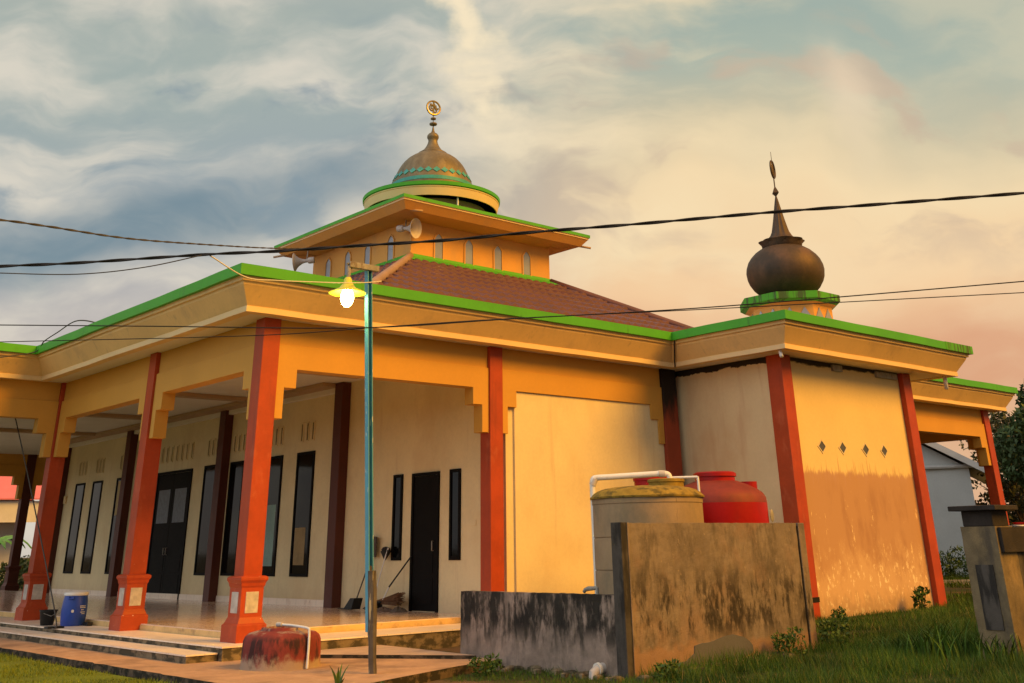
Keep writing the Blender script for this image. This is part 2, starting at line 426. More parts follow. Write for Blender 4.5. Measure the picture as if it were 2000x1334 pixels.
m_slab = M('pale_ribbed_concrete', (0.50, 0.36, 0.27), 0.6, 0.12, 1.5, layers=[
    dict(col=(0.24, 0.165, 0.12), scale=(0.8, 7, 3), lo=0.5, hi=0.62, amount=0.6)], bump=0.2)
m_pedge = M('mossy_paving_edge', (0.10, 0.07, 0.045), 0.95, 0.35, 5.0, layers=[
    dict(col=(0.015, 0.014, 0.008), scale=(6, 6, 10), lo=0.42, hi=0.56, amount=0.9)], bump=0.6)
m_ground = M('grassy_earth', (0.040, 0.042, 0.010), 0.95, 0.35, 0.8, layers=[
    dict(col=(0.13, 0.075, 0.042), scale=(0.9, 0.9, 1), lo=0.50, hi=0.62, amount=0.85)], bump=0.5, bdist=0.03, bscale=25)
m_lawn = M('mown_lawn', (0.115, 0.150, 0.008), 0.95, 0.25, 1.2, layers=[
    dict(col=(0.17, 0.12, 0.02), scale=(1.5, 1.5, 1), lo=0.56, hi=0.7, amount=0.5)], bump=0.6, bdist=0.03, bscale=45)
m_blade = M('grass_blade', (0.046, 0.095, 0.006), 0.7, 0.45, 1.1, bump=0)
m_dry = M('dry_blade', (0.20, 0.15, 0.05), 0.8, 0.4, 2.0, bump=0)
m_lawnblade = M('lawn_blade', (0.125, 0.165, 0.010), 0.7, 0.35, 1.5, bump=0)
m_weed = M('weed_leaf', (0.055, 0.10, 0.012), 0.55, 0.4, 5.0, bump=0)
m_leafA = M('dark_leaf', (0.055, 0.092, 0.030), 0.6, 0.5, 0.7, bump=0)
m_leafB = M('olive_leaf', (0.065, 0.072, 0.030), 0.6, 0.45, 0.9, bump=0)
m_hedge = M('hedge_leaf', (0.045, 0.085, 0.014), 0.6, 0.45, 1.5, bump=0)
m_palm = M('bright_banana_leaf', (0.10, 0.26, 0.045), 0.45, 0.3, 3.0, bump=0)
m_bark = M('grey_bark', (0.14, 0.10, 0.07), 0.9, 0.3, 5.0, bump=0.5)
m_house = M('blue_grey_house_wall', (0.55, 0.57, 0.55), 0.75, 0.08, 0.5, layers=[
    dict(col=(0.40, 0.42, 0.42), scale=(0.5, 0.5, 1.2), lo=0.5, hi=0.7, amount=0.5)])
m_housew = M('white_board', (0.56, 0.55, 0.52), 0.6, 0.08)
m_houseroof = M('grey_sheet_roof', (0.16, 0.16, 0.17), 0.5, 0.15, 2.0)
m_pinkroof = M('pink_sheet_roof', (0.56, 0.16, 0.20), 0.55, 0.08, 2.0)


# ------------------------------------------------------------------ mesh helpers
class MB:
    def __init__(self):
        self.v = []
        self.f = []
        self.m = []

    def add(self, vs, fs, mi=0):
        k = len(self.v)
        self.v += [tuple(map(float, p)) for p in vs]
        self.f += [tuple(k + i for i in f) for f in fs]
        self.m += [mi] * len(fs)
        return self

    def box(self, x0, x1, y0, y1, z0, z1, mi=0):
        vs = [(x0, y0, z0), (x1, y0, z0), (x1, y1, z0), (x0, y1, z0), (x0, y0, z1), (x1, y0, z1), (x1, y1, z1), (x0, y1, z1)]
        return self.add(vs, [(0, 3, 2, 1), (4, 5, 6, 7), (0, 1, 5, 4), (1, 2, 6, 5), (2, 3, 7, 6), (3, 0, 4, 7)], mi)

    def frustum(self, cx, cy, levels, mi=0):
        """square rings: (half, z) or (hx, hy, z)"""
        n = len(levels)
        vs = []
        for L in levels:
            hx, hy, z = (L[0], L[0], L[1]) if len(L) == 2 else L
            vs += [(cx - hx, cy - hy, z), (cx + hx, cy - hy, z), (cx + hx, cy + hy, z), (cx - hx, cy + hy, z)]
        fs = [(3, 2, 1, 0), tuple(4 * (n - 1) + i for i in range(4))]
        for r in range(n - 1):
            for i in range(4):
                a, b = 4 * r + i, 4 * r + (i + 1) % 4
                fs.append((a, b, b + 4, a + 4))
        return self.add(vs, fs, mi)

    def extrude(self, poly, vec, mi=0):
        """planar polygon (3d points) pushed along vec"""
        n = len(poly)
        vec = Vector(vec)
        vs = list(poly) + [tuple(Vector(p) + vec) for p in poly]
        fs = [tuple(range(n - 1, -1, -1)), tuple(range(n, 2 * n))]
        fs += [(i, (i + 1) % n, n + (i + 1) % n, n + i) for i in range(n)]
        return self.add(vs, fs, mi)

    def lathe(self, prof, cx, cy, n=32, mi=0, mod=None, axis=None, org=None):
        vs = []
        for (r, z) in prof:
            for i in range(n):
                a = 2 * PI * i / n
                rr = r * (mod(a, z) if mod else 1.0)
                vs.append((rr * math.cos(a), rr * math.sin(a), z))
        if axis is not None:
            q = Vector(axis).to_track_quat('Z', 'Y')
            o = Vector(org)
            vs = [tuple(q @ Vector(p) + o) for p in vs]
        else:
            vs = [(x + cx, y + cy, z) for x, y, z in vs]
        fs = []
        for k in range(len(prof) - 1):
            for i in range(n):
                j = (i + 1) % n
                fs.append((k * n + i, k * n + j, (k + 1) * n + j, (k + 1) * n + i))
        if prof[0][0] > 1e-4:
            fs.append(tuple(range(n - 1, -1, -1)))
        if prof[-1][0] > 1e-4:
            fs.append(tuple((len(prof) - 1) * n + i for i in range(n)))
        return self.add(vs, fs, mi)

    def tube(self, pts, r, n=8, mi=0, closed=False):
        pts = [Vector(p) for p in pts]
        rs = r if hasattr(r, '__len__') else [r] * len(pts)
        vs = []
        up = None
        L = len(pts)
        for i, p in enumerate(pts):
            if closed:
                d = (pts[(i + 1) % L] - pts[i - 1]).normalized()
            else:
                d = (pts[min(i + 1, L - 1)] - pts[max(i - 1, 0)]).normalized()
            if up is None:
                up = Vector((0, 0, 1)) if abs(d.z) < 0.9 else Vector((1, 0, 0))
            s = d.cross(up).normalized()
            up = s.cross(d).normalized()
            for k in range(n):
                a = 2 * PI * k / n
                vs.append(tuple(p + (s * math.cos(a) + up * math.sin(a)) * rs[i]))
        fs = []
        for i in range(L if closed else L - 1):
            j = (i + 1) % L
            for k in range(n):
                l = (k + 1) % n
                fs.append((i * n + k, i * n + l, j * n + l, j * n + k))
        if not closed:
            fs.append(tuple(range(n - 1, -1, -1)))
            fs.append(tuple((L - 1) * n + k for k in range(n)))
        return self.add(vs, fs, mi)

    def build(self, name, mats, parent=None, at=None, smooth=False, bevel=0.0, seg=2):
        """vertices are in world space; `at` is the object's origin (default: its parent's)"""
        if not isinstance(mats, (list, tuple)):
            mats = [mats]
        po = Vector(parent['_o']) if parent is not None else Vector((0, 0, 0))
        o3 = Vector(at) if at is not None else (po if parent is not None else Vector((0, 0, 0)))
        me = bpy.data.meshes.new(name)
        me.from_pydata([(x - o3.x, y - o3.y, z - o3.z) for x, y, z in self.v], [], self.f)
        for mt in mats:
            me.materials.append(mt)
        if len(mats) > 1:
            me.polygons.foreach_set('material_index', self.m)
        if smooth:
            me.polygons.foreach_set('use_smooth', [True] * len(me.polygons))
        me.update()
        ob = bpy.data.objects.new(name, me)
        COL.objects.link(ob)
        if smooth == 'auto':
            md = ob.modifiers.new('edges', 'EDGE_SPLIT')
            md.split_angle = math.radians(38)
        if bevel:
            md = ob.modifiers.new('bevel', 'BEVEL')
            md.width = bevel
            md.segments = seg
            md.limit_method = 'ANGLE'
        ob.parent = parent
        ob.location = o3 - po
        ob['_o'] = tuple(o3)
        return ob


def thing(name, loc, label, cat, group=None):
    o = bpy.data.objects.new(name, None)
    o.empty_display_size = 0.2
    COL.objects.link(o)
    o.location = loc
    o['_o'] = tuple(loc)
    o['label'] = label
    o['category'] = cat
    if group:
        o['group'] = group
    return o


def tag(o, label, cat, group=None):
    o['label'] = label
    o['category'] = cat
    if group:
        o['group'] = group
    return o


def copy_part(o, parent, loc):
    """a copy of a part and its sub-parts at another local place"""
    c = o.copy()
    COL.objects.link(c)
    c.parent = parent
    c.location = loc
    c['_o'] = tuple(Vector(parent['_o']) + Vector(loc))
    for ch in o.children:
        d = ch.copy()
        COL.objects.link(d)
        d.parent = c
    return c


def structure(o):
    o['kind'] = 'structure'
    return o


def sweep_ring(mb, poly, prof, mi_list, wavy=0.0):
    """rectilinear closed polygon (ccw) swept with (inset, z) profile"""
    if wavy:
        fine = []
        for i in range(len(poly)):
            a, b = Vector(poly[i]), Vector(poly[(i + 1) % len(poly)])
            k = max(1, int((b - a).length / 0.7))
            fine += [tuple(a.lerp(b, t / k)) for t in range(k)]
        poly = fine
    n = len(poly)
    jit = [(random.uniform(-wavy, wavy), random.uniform(-wavy, wavy)) for _ in range(n)]
    rings = []
    for ins, z in prof:
        ring = []
        for i in range(n):
            p0, p1, p2 = Vector(poly[i - 1]), Vector(poly[i]), Vector(poly[(i + 1) % n])
            d1, d2 = (p1 - p0).normalized(), (p2 - p1).normalized()
            n1, n2 = Vector((-d1.y, d1.x)), Vector((-d2.y, d2.x))
            q = p1 + (n1 if d1.dot(d2) > 0.99 else n1 + n2) * (ins + jit[i][0])
            ring.append((q.x, q.y, z + jit[i][1]))
        rings.append(ring)
    for k in range(len(prof) - 1):
        vs = rings[k] + rings[k + 1]
        fs = [(i, (i + 1) % n, n + (i + 1) % n, n + i) for i in range(n)]
        mb.add(vs, fs, mi_list[k])
    return rings


# ------------------------------------------------------------------ ground
def gz(x, y):
    t = min(1.0, max(0.0, (x - 0.5) / 8.5))
    return 0.2 + 0.14 * t * t * (3 - 2 * t)


gx = sorted(set([-900, -300, -120, -60, -30, -18, -12] + list(np.arange(-10, 34, 1.0)) + [40, 60, 100, 200, 400, 900]))
gy = sorted(set([-900, -300, -120, -60, -35] + list(np.arange(-26, 36, 2.0)) + [45, 60, 100, 200, 400, 900]))
mb = MB()
vs = [(x, y, gz(x, y)) for y in gy for x in gx]
nx = len(gx)
fs = [(j * nx + i, j * nx + i + 1, (j + 1) * nx + i + 1, (j + 1) * nx + i) for j in range(len(gy) - 1) for i in range(nx - 1)]
mb.add(vs, fs)
structure(mb.build('ground', m_ground))
mb = MB()
mb.extrude([(-30, -9, 0.19), (-1.86, -9, 0.19), (-1.86, 40, 0.19), (-30, 40, 0.19)], (0, 0, 0.035))
structure(mb.build('lawn', m_lawn))

# paving with a ragged mossy edge
edge = []
y = -4.75
random.seed(3)
while y < 34:
    edge.append((-1.80 + random.uniform(-0.03, 0.03), y))
    y += random.uniform(0.15, 0.4)
front = [(1.88, -3.32), (1.0, -3.56), (-0.4, -4.1), (-1.1, -4.42)]
poly = front + edge + [(-1.06, 34.0), (-1.06, -0.47), (1.88, -0.47)]
mb = MB()
n = len(poly)
pb = [(x, yy, 0.12) for x, yy in poly]
pt = [(x, yy, 0.302) for x, yy in poly]
mb.add(pt, [tuple(range(n))], 0)
mb.add(pb + pt, [(i, n + i, n + (i + 1) % n, (i + 1) % n) for i in range(n)], 1)
structure(mb.build('pavement', [m_pave, m_pedge]))
mb = MB()
ps = [(1.70, -3.05), (1.87, -0.64), (-0.12, -0.64), (0.4, -1.15), (1.05, -2.1)]
mb.add([(x, yy, 0.345) for x, yy in ps], [(0, 1, 2, 3, 4)], 0)
mb.add([(x, yy, 0.25) for x, yy in ps] + [(x, yy, 0.345) for x, yy in ps], [(i, (i + 1) % 5, 5 + (i + 1) % 5, 5 + i) for i in range(5)], 1)
structure(mb.build('path', [m_slab, m_pedge]))

# ------------------------------------------------------------------ mosque
mosque = thing('mosque', (11.3, 13.4, 0.3),
               'cream and orange mosque with green roof edges, red columns and two metal domes', 'mosque')
ZS = 4.866          # underside of the eaves
# floors and steps
mb = MB().box(0.12, 4.95, 0.48, 26.4, 0.2, 0.56)
mb.build('veranda_floor', m_floor, mosque)
mb = MB().box(0.105, 4.6, 0.462, 26.42, 0.2, 0.548)
mb.build('floor_edge', m_riser2, mosque)
mb = MB()
mb.box(-0.60, 4.72, -0.60, 0.44, 0.22, 0.452, 1)
mb.box(-0.60, 0.09, 0.44, 26.9, 0.22, 0.452, 1)
mb.box(-0.615, 4.735, -0.615, 0.44, 0.452, 0.47, 0)
mb.box(-0.615, 0.09, 0.44, 26.9, 0.452, 0.47, 0)
mb.build('step', [m_step, m_riser], mosque)
mb = MB()
mb.box(-1.05, -0.62, -0.5, 26.9, 0.22, 0.382, 1)
mb.box(-1.065, -0.62, -0.515, 26.9, 0.382, 0.40, 0)
mb.build('step', [m_step, m_riser], mosque)

# walls
def wall(mat, *b, **kw):
    return MB().box(*b).build('wall', mat, mosque, **kw)


wall(m_wall, 4.80, 4.98, -0.02, 21.70, 0.2, 4.90)       # hall front
wall(m_wall, 4.98, 9.30, -0.06, 0.14, 0.2, 4.90)        # side bay
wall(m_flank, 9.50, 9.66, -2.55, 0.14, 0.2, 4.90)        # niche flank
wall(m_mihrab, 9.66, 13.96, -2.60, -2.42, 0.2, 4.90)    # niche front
wall(m_wall, 13.90, 14.06, -2.42, 0.14, 0.2, 4.90)
wall(m_wall, 14.06, 17.9, -0.06, 0.14, 0.2, 4.90)
wall(m_wall, 17.72, 17.9, 0.14, 21.7, 0.2, 4.90)
wall(m_wall, 4.98, 17.72, 21.52, 21.70, 0.2, 4.90)
# skirting strip by the floor
MB().box(4.775, 4.80, 5.45, 21.6, 0.56, 0.68).build('skirting', m_step, mosque)
# white cornice under the ceiling
MB().box(4.66, 4.80, 5.46, 21.6, 4.70, 4.86).build('cornice', m_soffit, mosque, bevel=0.01)

# columns ---------------------------------------------------------------
def column_mesh(hx, hy, x, y, z0):
    return MB().box(x - hx, x + hx, y - hy, y + hy, z0, 4.88)


def pedestal_mesh(x, y):
    mb = MB()
    mb.frustum(x, y, [(0.228, 0.466), (0.228, 0.68), (0.205, 0.70), (0.19, 0.735), (0.172, 0.775), (0.172, 1.14),
                      (0.185, 1.165), (0.190, 1.20), (0.212, 1.235), (0.212, 1.268), (0.19, 1.285), (0.15, 1.292)])
    for s in (-1, 1):
        mb.box(x - 0.098, x + 0.098, y + s * 0.172 - 0.006, y + s * 0.172 + 0.006, 0.825, 1.09, 1)
        mb.box(x + s * 0.172 - 0.006, x + s * 0.172 + 0.006, y - 0.098, y + 0.098, 0.825, 1.09, 1)
    return mb


FARX = 5.35
c0 = column_mesh(0.145, 0.14, 0, 0, 1.28).build('column', m_column, mosque, at=(0, 0, 0.47), bevel=0.008)
pedestal_mesh(0, 0).build('pedestal', [m_column, m_panel], c0, bevel=0.004)
org = Vector(mosque['_o'])
for x, y in ((0, 3.95), (0, 8.62), (0, 26.9)):
    copy_part(c0, mosque, Vector((x, y, 0.47)) - org)
fc = column_mesh(0.145, 0.14, FARX, 26.9, 1.28).build('column', m_pilaster, mosque, at=(FARX, 26.9, 0.47), bevel=0.008)  # dark maroon instead of orange: the far column's shade is put into its colour
pedestal_mesh(FARX, 26.9).build('pedestal', [m_pilaster, m_pilaster], fc)
for x, y, hx, hy in ((4.5, 0.0, 0.146, 0.14), (9.14, 0.02, 0.21, 0.16), (9.608, -2.548, 0.158, 0.171),
                     (13.963, -2.548, 0.158, 0.171), (18.0, 0.0, 0.146, 0.14), (22.5, 0.0, 0.146, 0.14), (22.5, 4.0, 0.146, 0.14)):
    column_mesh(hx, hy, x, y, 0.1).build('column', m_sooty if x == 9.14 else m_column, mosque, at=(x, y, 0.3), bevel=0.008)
p0 = MB().box(4.585, 4.83, 5.1, 5.41, 0.5, 4.87).build('pilaster', m_pilaster, mosque, at=(4.7, 5.25, 0.56), bevel=0.008)
for y in (10.60, 16.38, 21.55):
    copy_part(p0, mosque, Vector((4.7, y, 0.56)) - org)

# arches: beam with stepped brackets --------------------------------------
def arch_poly(a, b, left=True, right=True):
    p = [(a, 4.505)]
    z1, z2, z3 = 4.15, 3.87, 3.415
    if left:
        p += [(a, z3), (a + 0.15, z3), (a + 0.15, z2), (a + 0.355, z2), (a + 0.355, z1)]
    else:
        p += [(a, z1)]
    if right:
        p += [(b - 0.355, z1), (b - 0.355, z2), (b - 0.15, z2), (b - 0.15, z3), (b, z3)]
    else:
        p += [(b, z1)]
    p += [(b, 4.505)]
    return p


def arch_x(y, a, b, t=0.24, front=0.10):
    mb = MB()
    mb.extrude([(x, y - front, z) for x, z in arch_poly(a, b)], (0, t, 0))
    mb.box(a, b, y - front + 0.035, y - front + t - 0.035, 4.505, 4.88)
    return mb.build('arch', m_arch, mosque, bevel=0.004, seg=1)


def arch_y(x, a, b, t=0.24, front=0.10):
    mb = MB()
    mb.extrude([(x - front, y, z) for y, z in arch_poly(a, b)], (t, 0, 0))
    mb.box(x - front + 0.035, x - front + t - 0.035, a, b, 4.505, 4.88)
    return mb.build('arch', m_arch, mosque, bevel=0.004, seg=1)


H = 0.145
arch_x(0.0, H, 4.5 - H)
arch_x(0.0, 4.5 + H, 9.14 - 0.21, t=0.10)
arch_x(0.0, 14.06, 18.0 - H, t=0.10)
arch_x(0.0, 18.0 + H, 22.5 - H)
arch_y(0.0, 0.14, 3.95 - 0.14)
arch_y(0.0, 3.95 + 0.14, 8.62 - 0.14)
arch_x(8.62, -4.5, -H)
arch_x(18.3, -4.5, -H)
arch_y(22.5, 0.14, 4.0 - 0.14, front=0.12)
arch_y(22.5, 4.14, 8.0, front=0.12)
arch_x(26.9, H, FARX - H)
arch_x(26.9, FARX + H, 9.6)
arch_y(0.0, 18.3, 22.8)
arch_y(0.0, 22.8, 26.9 - 0.14)

# eaves -------------------------------------------------------------------
EX, EY = -0.925, -0.753
poly = [(-6.5, 8.028), (EX, 8.028), (EX, EY), (8.62, EY), (8.62, -3.527), (15.563, -3.527), (15.563, EY), (23.42, EY),
        (23.42, 27.7), (EX, 27.7), (EX, 18.9), (-6.5, 18.9)]
prof = [(0.45, 5.30), (0.42, 5.495), (0.0, 5.495), (0.0, 5.335), (0.06, 5.333), (0.06, 5.320), (0.075, 5.318), (0.075, 5.272),
        (0.115, 5.268), (0.125, 5.225), (0.305, 4.957), (0.305, 4.950), (0.294, 4.949), (0.294, 4.866), (0.46, 4.866), (0.46, 4.878)]
mi = [0, 1, 1, 1, 0, 0, 0, 2, 0, 0, 0, 0, 2, 2, 2]
mb = MB()
sweep_ring(mb, poly, prof, mi, 0.005)
mb.build('fascia', [m_fascia, m_green, m_band], mosque)
mb = MB()
r2 = sweep_ring(MB(), poly, [(0.40, 4.880)], [])[0]
mb.extrude(r2, (0, 0, 0.16))
mb.build('ceiling', m_soffit, mosque)
r3 = sweep_ring(MB(), poly, [(0.44, 5.28)], [])[0]
mb = MB()
mb.extrude(r3, (0, 0, 0.03))
mb.build('roof_deck', m_panel, mosque)
# mouldy patch of coping at the niche end
MB().box(14.4, 15.568, -3.532, -3.0, 5.331, 5.499).build('coping', m_greenold, mosque)
# brown ceiling trims in the veranda
mb = MB()
mb.box(4.28, 4.66, 5.4, 21.6, 4.80, 4.872)
for y in (3.95, 8.62, 13.4, 18.3):
    mb.box(0.16, 4.28, y - 0.14, y + 0.14, 4.79, 4.872)
mb.box(-4.5, -0.2, 13.3, 13.6, 4.79, 4.872)
mb.build('ceiling_trim', m_trim, mosque)
for x0, x1 in ((11.3, 11.62), (12.9, 13.7)):
    MB().box(x0, x1, -2.66, -2.55, 4.73, 4.85).build('ceiling_bracket', m_greypole, mosque)
# rain spouts
for pts, r in (([(15.1, -3.0, 4.9), (15.1, -3.0, 4.60)], 0.045), ([(9.05, -3.0, 4.9), (9.02, -3.05, 4.80), (8.99, -3.08, 4.74)], 0.035)):
    MB().tube(pts, r, 10).build('spout', m_white, mosque, smooth=True)
# dark drain line on the inner corner of the fascia
MB().tube([(8.64, -0.74, 5.50), (8.66, -0.77, 5.30), (8.87, -0.56, 4.96), (8.89, -0.54, 4.85)], 0.014, 6).build('drain_line', m_cable, mosque)

# windows, doors ------------------------------------------------------------
XW = 4.80


def window(y0, y1, z0, z1, panes=1, fr=0.055):
    mb = MB()
    mb.box(XW - 0.03, XW + 0.02, y0, y0 + fr, z0, z1)
    mb.box(XW - 0.03, XW + 0.02, y1 - fr, y1, z0, z1)
    mb.box(XW - 0.03, XW + 0.02, y0 + fr, y1 - fr, z0, z0 + fr)
    mb.box(XW - 0.03, XW + 0.02, y0 + fr, y1 - fr, z1 - fr, z1)
    return mb


def add_window(y0, y1, z0, z1, rail=None, pane_panel=None):
    w = window(y0, y1, z0, z1)
    if rail:
        w.box(XW - 0.026, XW + 0.02, y0 + 0.055, y1 - 0.055, rail, rail + 0.05)
    fr = w.build('window', m_frame, mosque, at=(XW, (y0 + y1) / 2, z0))
    MB().box(XW - 0.012, XW + 0.01, y0 + 0.055, y1 - 0.055, z0 + 0.055, z1 - 0.055).build('pane', m_glass, fr)
    if pane_panel:
        a, b, c0_, c1_, mt = pane_panel
        MB().box(XW - 0.014, XW - 0.0125, y0 + a, y1 - b, c0_, c1_).build('pane_panel', mt, fr)  # thin coloured panel just in front of the opaque pane
    return fr


wins = [(6.42, 7.16), (7.81, 8.54), (9.62, 10.34), (11.02, 11.74)]
wins += [(26.94 - b, 26.94 - a) for a, b in wins]
pane_panels = {0: (0.20, 0.10, 1.32, 2.05, m_tan), 1: (0.16, 0.16, 1.30, 2.55, m_greenpanel), 6: (0.09, 0.12, 2.60, 3.50, m_creampanel), 7: (0.09, 0.12, 2.60, 3.50, m_creampanel)}
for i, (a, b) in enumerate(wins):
    add_window(a, b, 1.10, 3.585, pane_panel=pane_panels.get(i))
for a, b in ((3.06, 3.37), (1.24, 1.56)):
    add_window(a, b, 1.40, 2.92)


def door(name, y0, y1, z0, z1, leaves):
    fr = 0.06
    mb = MB()
    mb.box(XW - 0.035, XW + 0.02, y0, y0 + fr, z0, z1)
    mb.box(XW - 0.035, XW + 0.02, y1 - fr, y1, z0, z1)
    mb.box(XW - 0.035, XW + 0.02, y0 + fr, y1 - fr, z1 - fr, z1)
    dr = mb.build(name, m_frame, mosque, at=(XW, (y0 + y1) / 2, z0))
    w = (y1 - y0 - 2 * fr) / leaves
    for i in range(leaves):
        a = y0 + fr + i * w + 0.004
        b = a + w - 0.008
        lf = MB()
        lf.box(XW - 0.015, XW + 0.015, a, b, z0 + 0.01, z1 - fr - 0.004)
        for za, zb in ((z0 + 0.12, z0 + 0.55), (z0 + 0.62, z0 + 1.0)):
            lf.box(XW - 0.023, XW - 0.013, a + 0.1, b - 0.1, za, zb)
        lf.build('door_leaf', m_frame, dr, bevel=0.004)
        if leaves > 1:
            MB().box(XW - 0.019, XW - 0.01, a + 0.14, b - 0.14, z0 + 1.75, z1 - 0.45).build('pane', m_greypane, dr)  # grey panel set on the upper part of the leaf
        hy = b - 0.07 if (i == 0 and leaves > 1) else a + 0.07
        MB().tube([(XW - 0.03, hy, z0 + 1.0), (XW - 0.07, hy, z0 + 1.0), (XW - 0.07, hy, z0 + 1.16), (XW - 0.03, hy, z0 + 1.16)], 0.010, 8).build(
            'handle', m_greypole, dr, smooth=True)
    return dr


door('double_door', 12.43, 14.51, 0.56, 3.57, 2)
door('door', 1.88, 2.74, 0.56, 2.91, 1)

# ventilation slots above the windows
def vents(yc, n, pitch=0.235, w=0.12):
    mb = MB()
    for i in range(n):
        y = yc + (i - (n - 1) / 2) * pitch
        z0, z1 = 3.80, 4.215
        mb.box(XW - 0.022, XW + 0.01, y - w / 2, y - w / 2 + 0.03, z0, z1, 0)
        mb.box(XW - 0.022, XW + 0.01, y + w / 2 - 0.03, y + w / 2, z0, z1, 0)
        mb.box(XW - 0.022, XW + 0.01, y - w / 2 + 0.03, y + w / 2 - 0.03, z0, z0 + 0.03, 0)
        mb.box(XW - 0.022, XW + 0.01, y - w / 2 + 0.03, y + w / 2 - 0.03, z1 - 0.03, z1, 0)
        mb.box(XW - 0.004, XW + 0.01, y - w / 2 + 0.03, y + w / 2 - 0.03, z0 + 0.03, z1 - 0.03, 1)
    mb.build('vent', [m_wall, m_slot], mosque)


for a, b in wins:
    vents((a + b) / 2, 3)
vents(13.47, 7, 0.30)
MB().box(XW - 0.012, XW + 0.0, 0.80, 1.08, 1.95, 2.04).build('switch', m_wall, mosque, bevel=0.003)
MB().box(XW - 0.05, XW + 0.0, 21.16, 21.34, 3.05, 3.27).build('wall_lamp', m_band, mosque, bevel=0.01)

# diamond openings in the niche wall
for xc in (10.63, 11.33, 12.14, 12.82):
    fr = MB()
    zc, hw, hz = 3.262, 0.145, 0.135
    o4 = [(xc - hw, zc), (xc, zc - hz), (xc + hw, zc), (xc, zc + hz)]
    i4 = [(xc - hw * .78, zc), (xc, zc - hz * .78), (xc + hw * .78, zc), (xc, zc + hz * .78)]
    for k in range(4):
        j = (k + 1) % 4
        fr.extrude([(o4[k][0], -2.612, o4[k][1]), (o4[j][0], -2.612, o4[j][1]), (i4[j][0], -2.612, i4[j][1]), (i4[k][0], -2.612, i4[k][1])], (0, 0.02, 0))
    w = fr.build('diamond_window', m_wall, mosque, at=(xc, -2.6, zc))
    MB().extrude([(x, -2.603, z) for x, z in i4], (0, 0.01, 0)).build('pane', m_ventglass, w)
# band of black tape on the niche column
MB().box(9.440, 9.776, -2.728, -2.37, 0.62, 0.70).build('tape', m_black, mosque)

# tiled roof ----------------------------------------------------------------
TX, TY = 11.785, 11.82
TW = 2.68
ZR, SLOPE = 9.06, 0.535
ZLOW = 5.32


def roof_plane(dirx, diry, run):
    """stepped, waved metal tiles; (dirx,diry) points downhill from the tower"""
    mb = MB()
    rows = int(run / 0.42)
    step = run / rows
    sx, sy = -diry, dirx
    vs, fs = [], []
    wave = 0.30
    prev = None
    for r in range(rows):
        for e in (0, 1):
            k = (r + e) * step
            half = TW + k + 0.0
            z = ZR - SLOPE * k + (0.085 if e == 1 else 0.0)
            zb = ZR - SLOPE * k
            N = max(8, int(2 * half / wave) * 4)
            row = []
            for i in range(N + 1):
                t = -half + 2 * half * i / N
                ph = (t / wave) * 2 * PI
                wz = 0.038 * math.cos(ph) * (1.0 if abs(t) < half - 0.1 else 0.3)
                px = TX + dirx * (TW + k) + sx * t
                py = TY + diry * (TW + k) + sy * t
                row.append((px, py, z + wz))
            if e == 0:
                top = row
            else:
                # join top (N0) and bottom (N1): resample the upper edge to the lower one's count
                N0 = len(top) - 1
                a = []
                ht = TW + r * step
                for i in range(N + 1):
                    t = -half + 2 * half * i / N
                    tt = max(-ht, min(ht, t))
                    ph = (t / wave) * 2 * PI
                    wz = 0.038 * math.cos(ph) * (1.0 if abs(t) < half - 0.1 else 0.3)
                    px = TX + dirx * (TW + r * step) + sx * tt
                    py = TY + diry * (TW + r * step) + sy * tt
                    a.append((px, py, ZR - SLOPE * r * step + wz))
                base = len(vs)
                lip = [(p[0], p[1], p[2] - 0.085) for p in row]
                vs += a + row + lip
                n1 = N + 1
                for i in range(N):
                    fs.append((base + i, base + i + 1, base + n1 + i + 1, base + n1 + i))
                    fs.append((base + n1 + i, base + n1 + i + 1, base + 2 * n1 + i + 1, base + 2 * n1 + i))
    mb.add(vs, fs)
    return mb


RUNY = (ZR - ZLOW) / SLOPE
for dx, dy in ((0, -1), (-1, 0), (1, 0), (0, 1)):
    roof_plane(dx, dy, RUNY).build('tiled_roof', m_tile, mosque)
for sx, sy in ((-1, -1), (1, -1), (1, 1), (-1, 1)):
    pts = []
    for i in range(13):
        k = RUNY * i / 12
        pts.append((TX + sx * (TW + k), TY + sy * (TW + k), ZR - SLOPE * k + 0.05))
    MB().tube(pts, 0.11, 10).build('ridge_cap', m_ridge if sx < 0 else m_tile, mosque, smooth=True)

# tower -----------------------------------------------------------------
tw = MB().box(TX - TW, TX + TW, TY - TW, TY + TW, 8.6, 10.16).build('tower', m_tower, mosque, at=(TX, TY, 8.6), bevel=0.01)
# green flashing with a wavy lower edge
mb = MB()
for dx, dy in ((0, -1), (-1, 0)):
    sx, sy = -dy, dx
    vs, fs = [], []
    N = 160
    for i in range(N + 1):
        t = -TW - 0.02 + (2 * TW + 0.04) * i / N
        d2 = 0.30 + 0.03 * math.cos(t / 0.26 * 2 * PI)
        tl = max(-1, min(1, t / TW))
        t2 = t + tl * 0.28 * (1 if abs(t) > TW - 0.3 else 0)
        for off, z in ((0.02, 9.20), (0.05, 9.12), (d2, 8.99), (d2, 8.955)):
            ts = t + (tl * off if abs(t) >= TW - 1e-6 else 0)
            vs.append((TX + dx * (TW + off) + sx * ts, TY + dy * (TW + off) + sy * ts, z))
    for i in range(N):
        for k in range(3):
            a = i * 4 + k
            fs.append((a, a + 4, a + 5, a + 1))
    mb.add(vs, fs)
mb.build('flashing', m_green, tw)


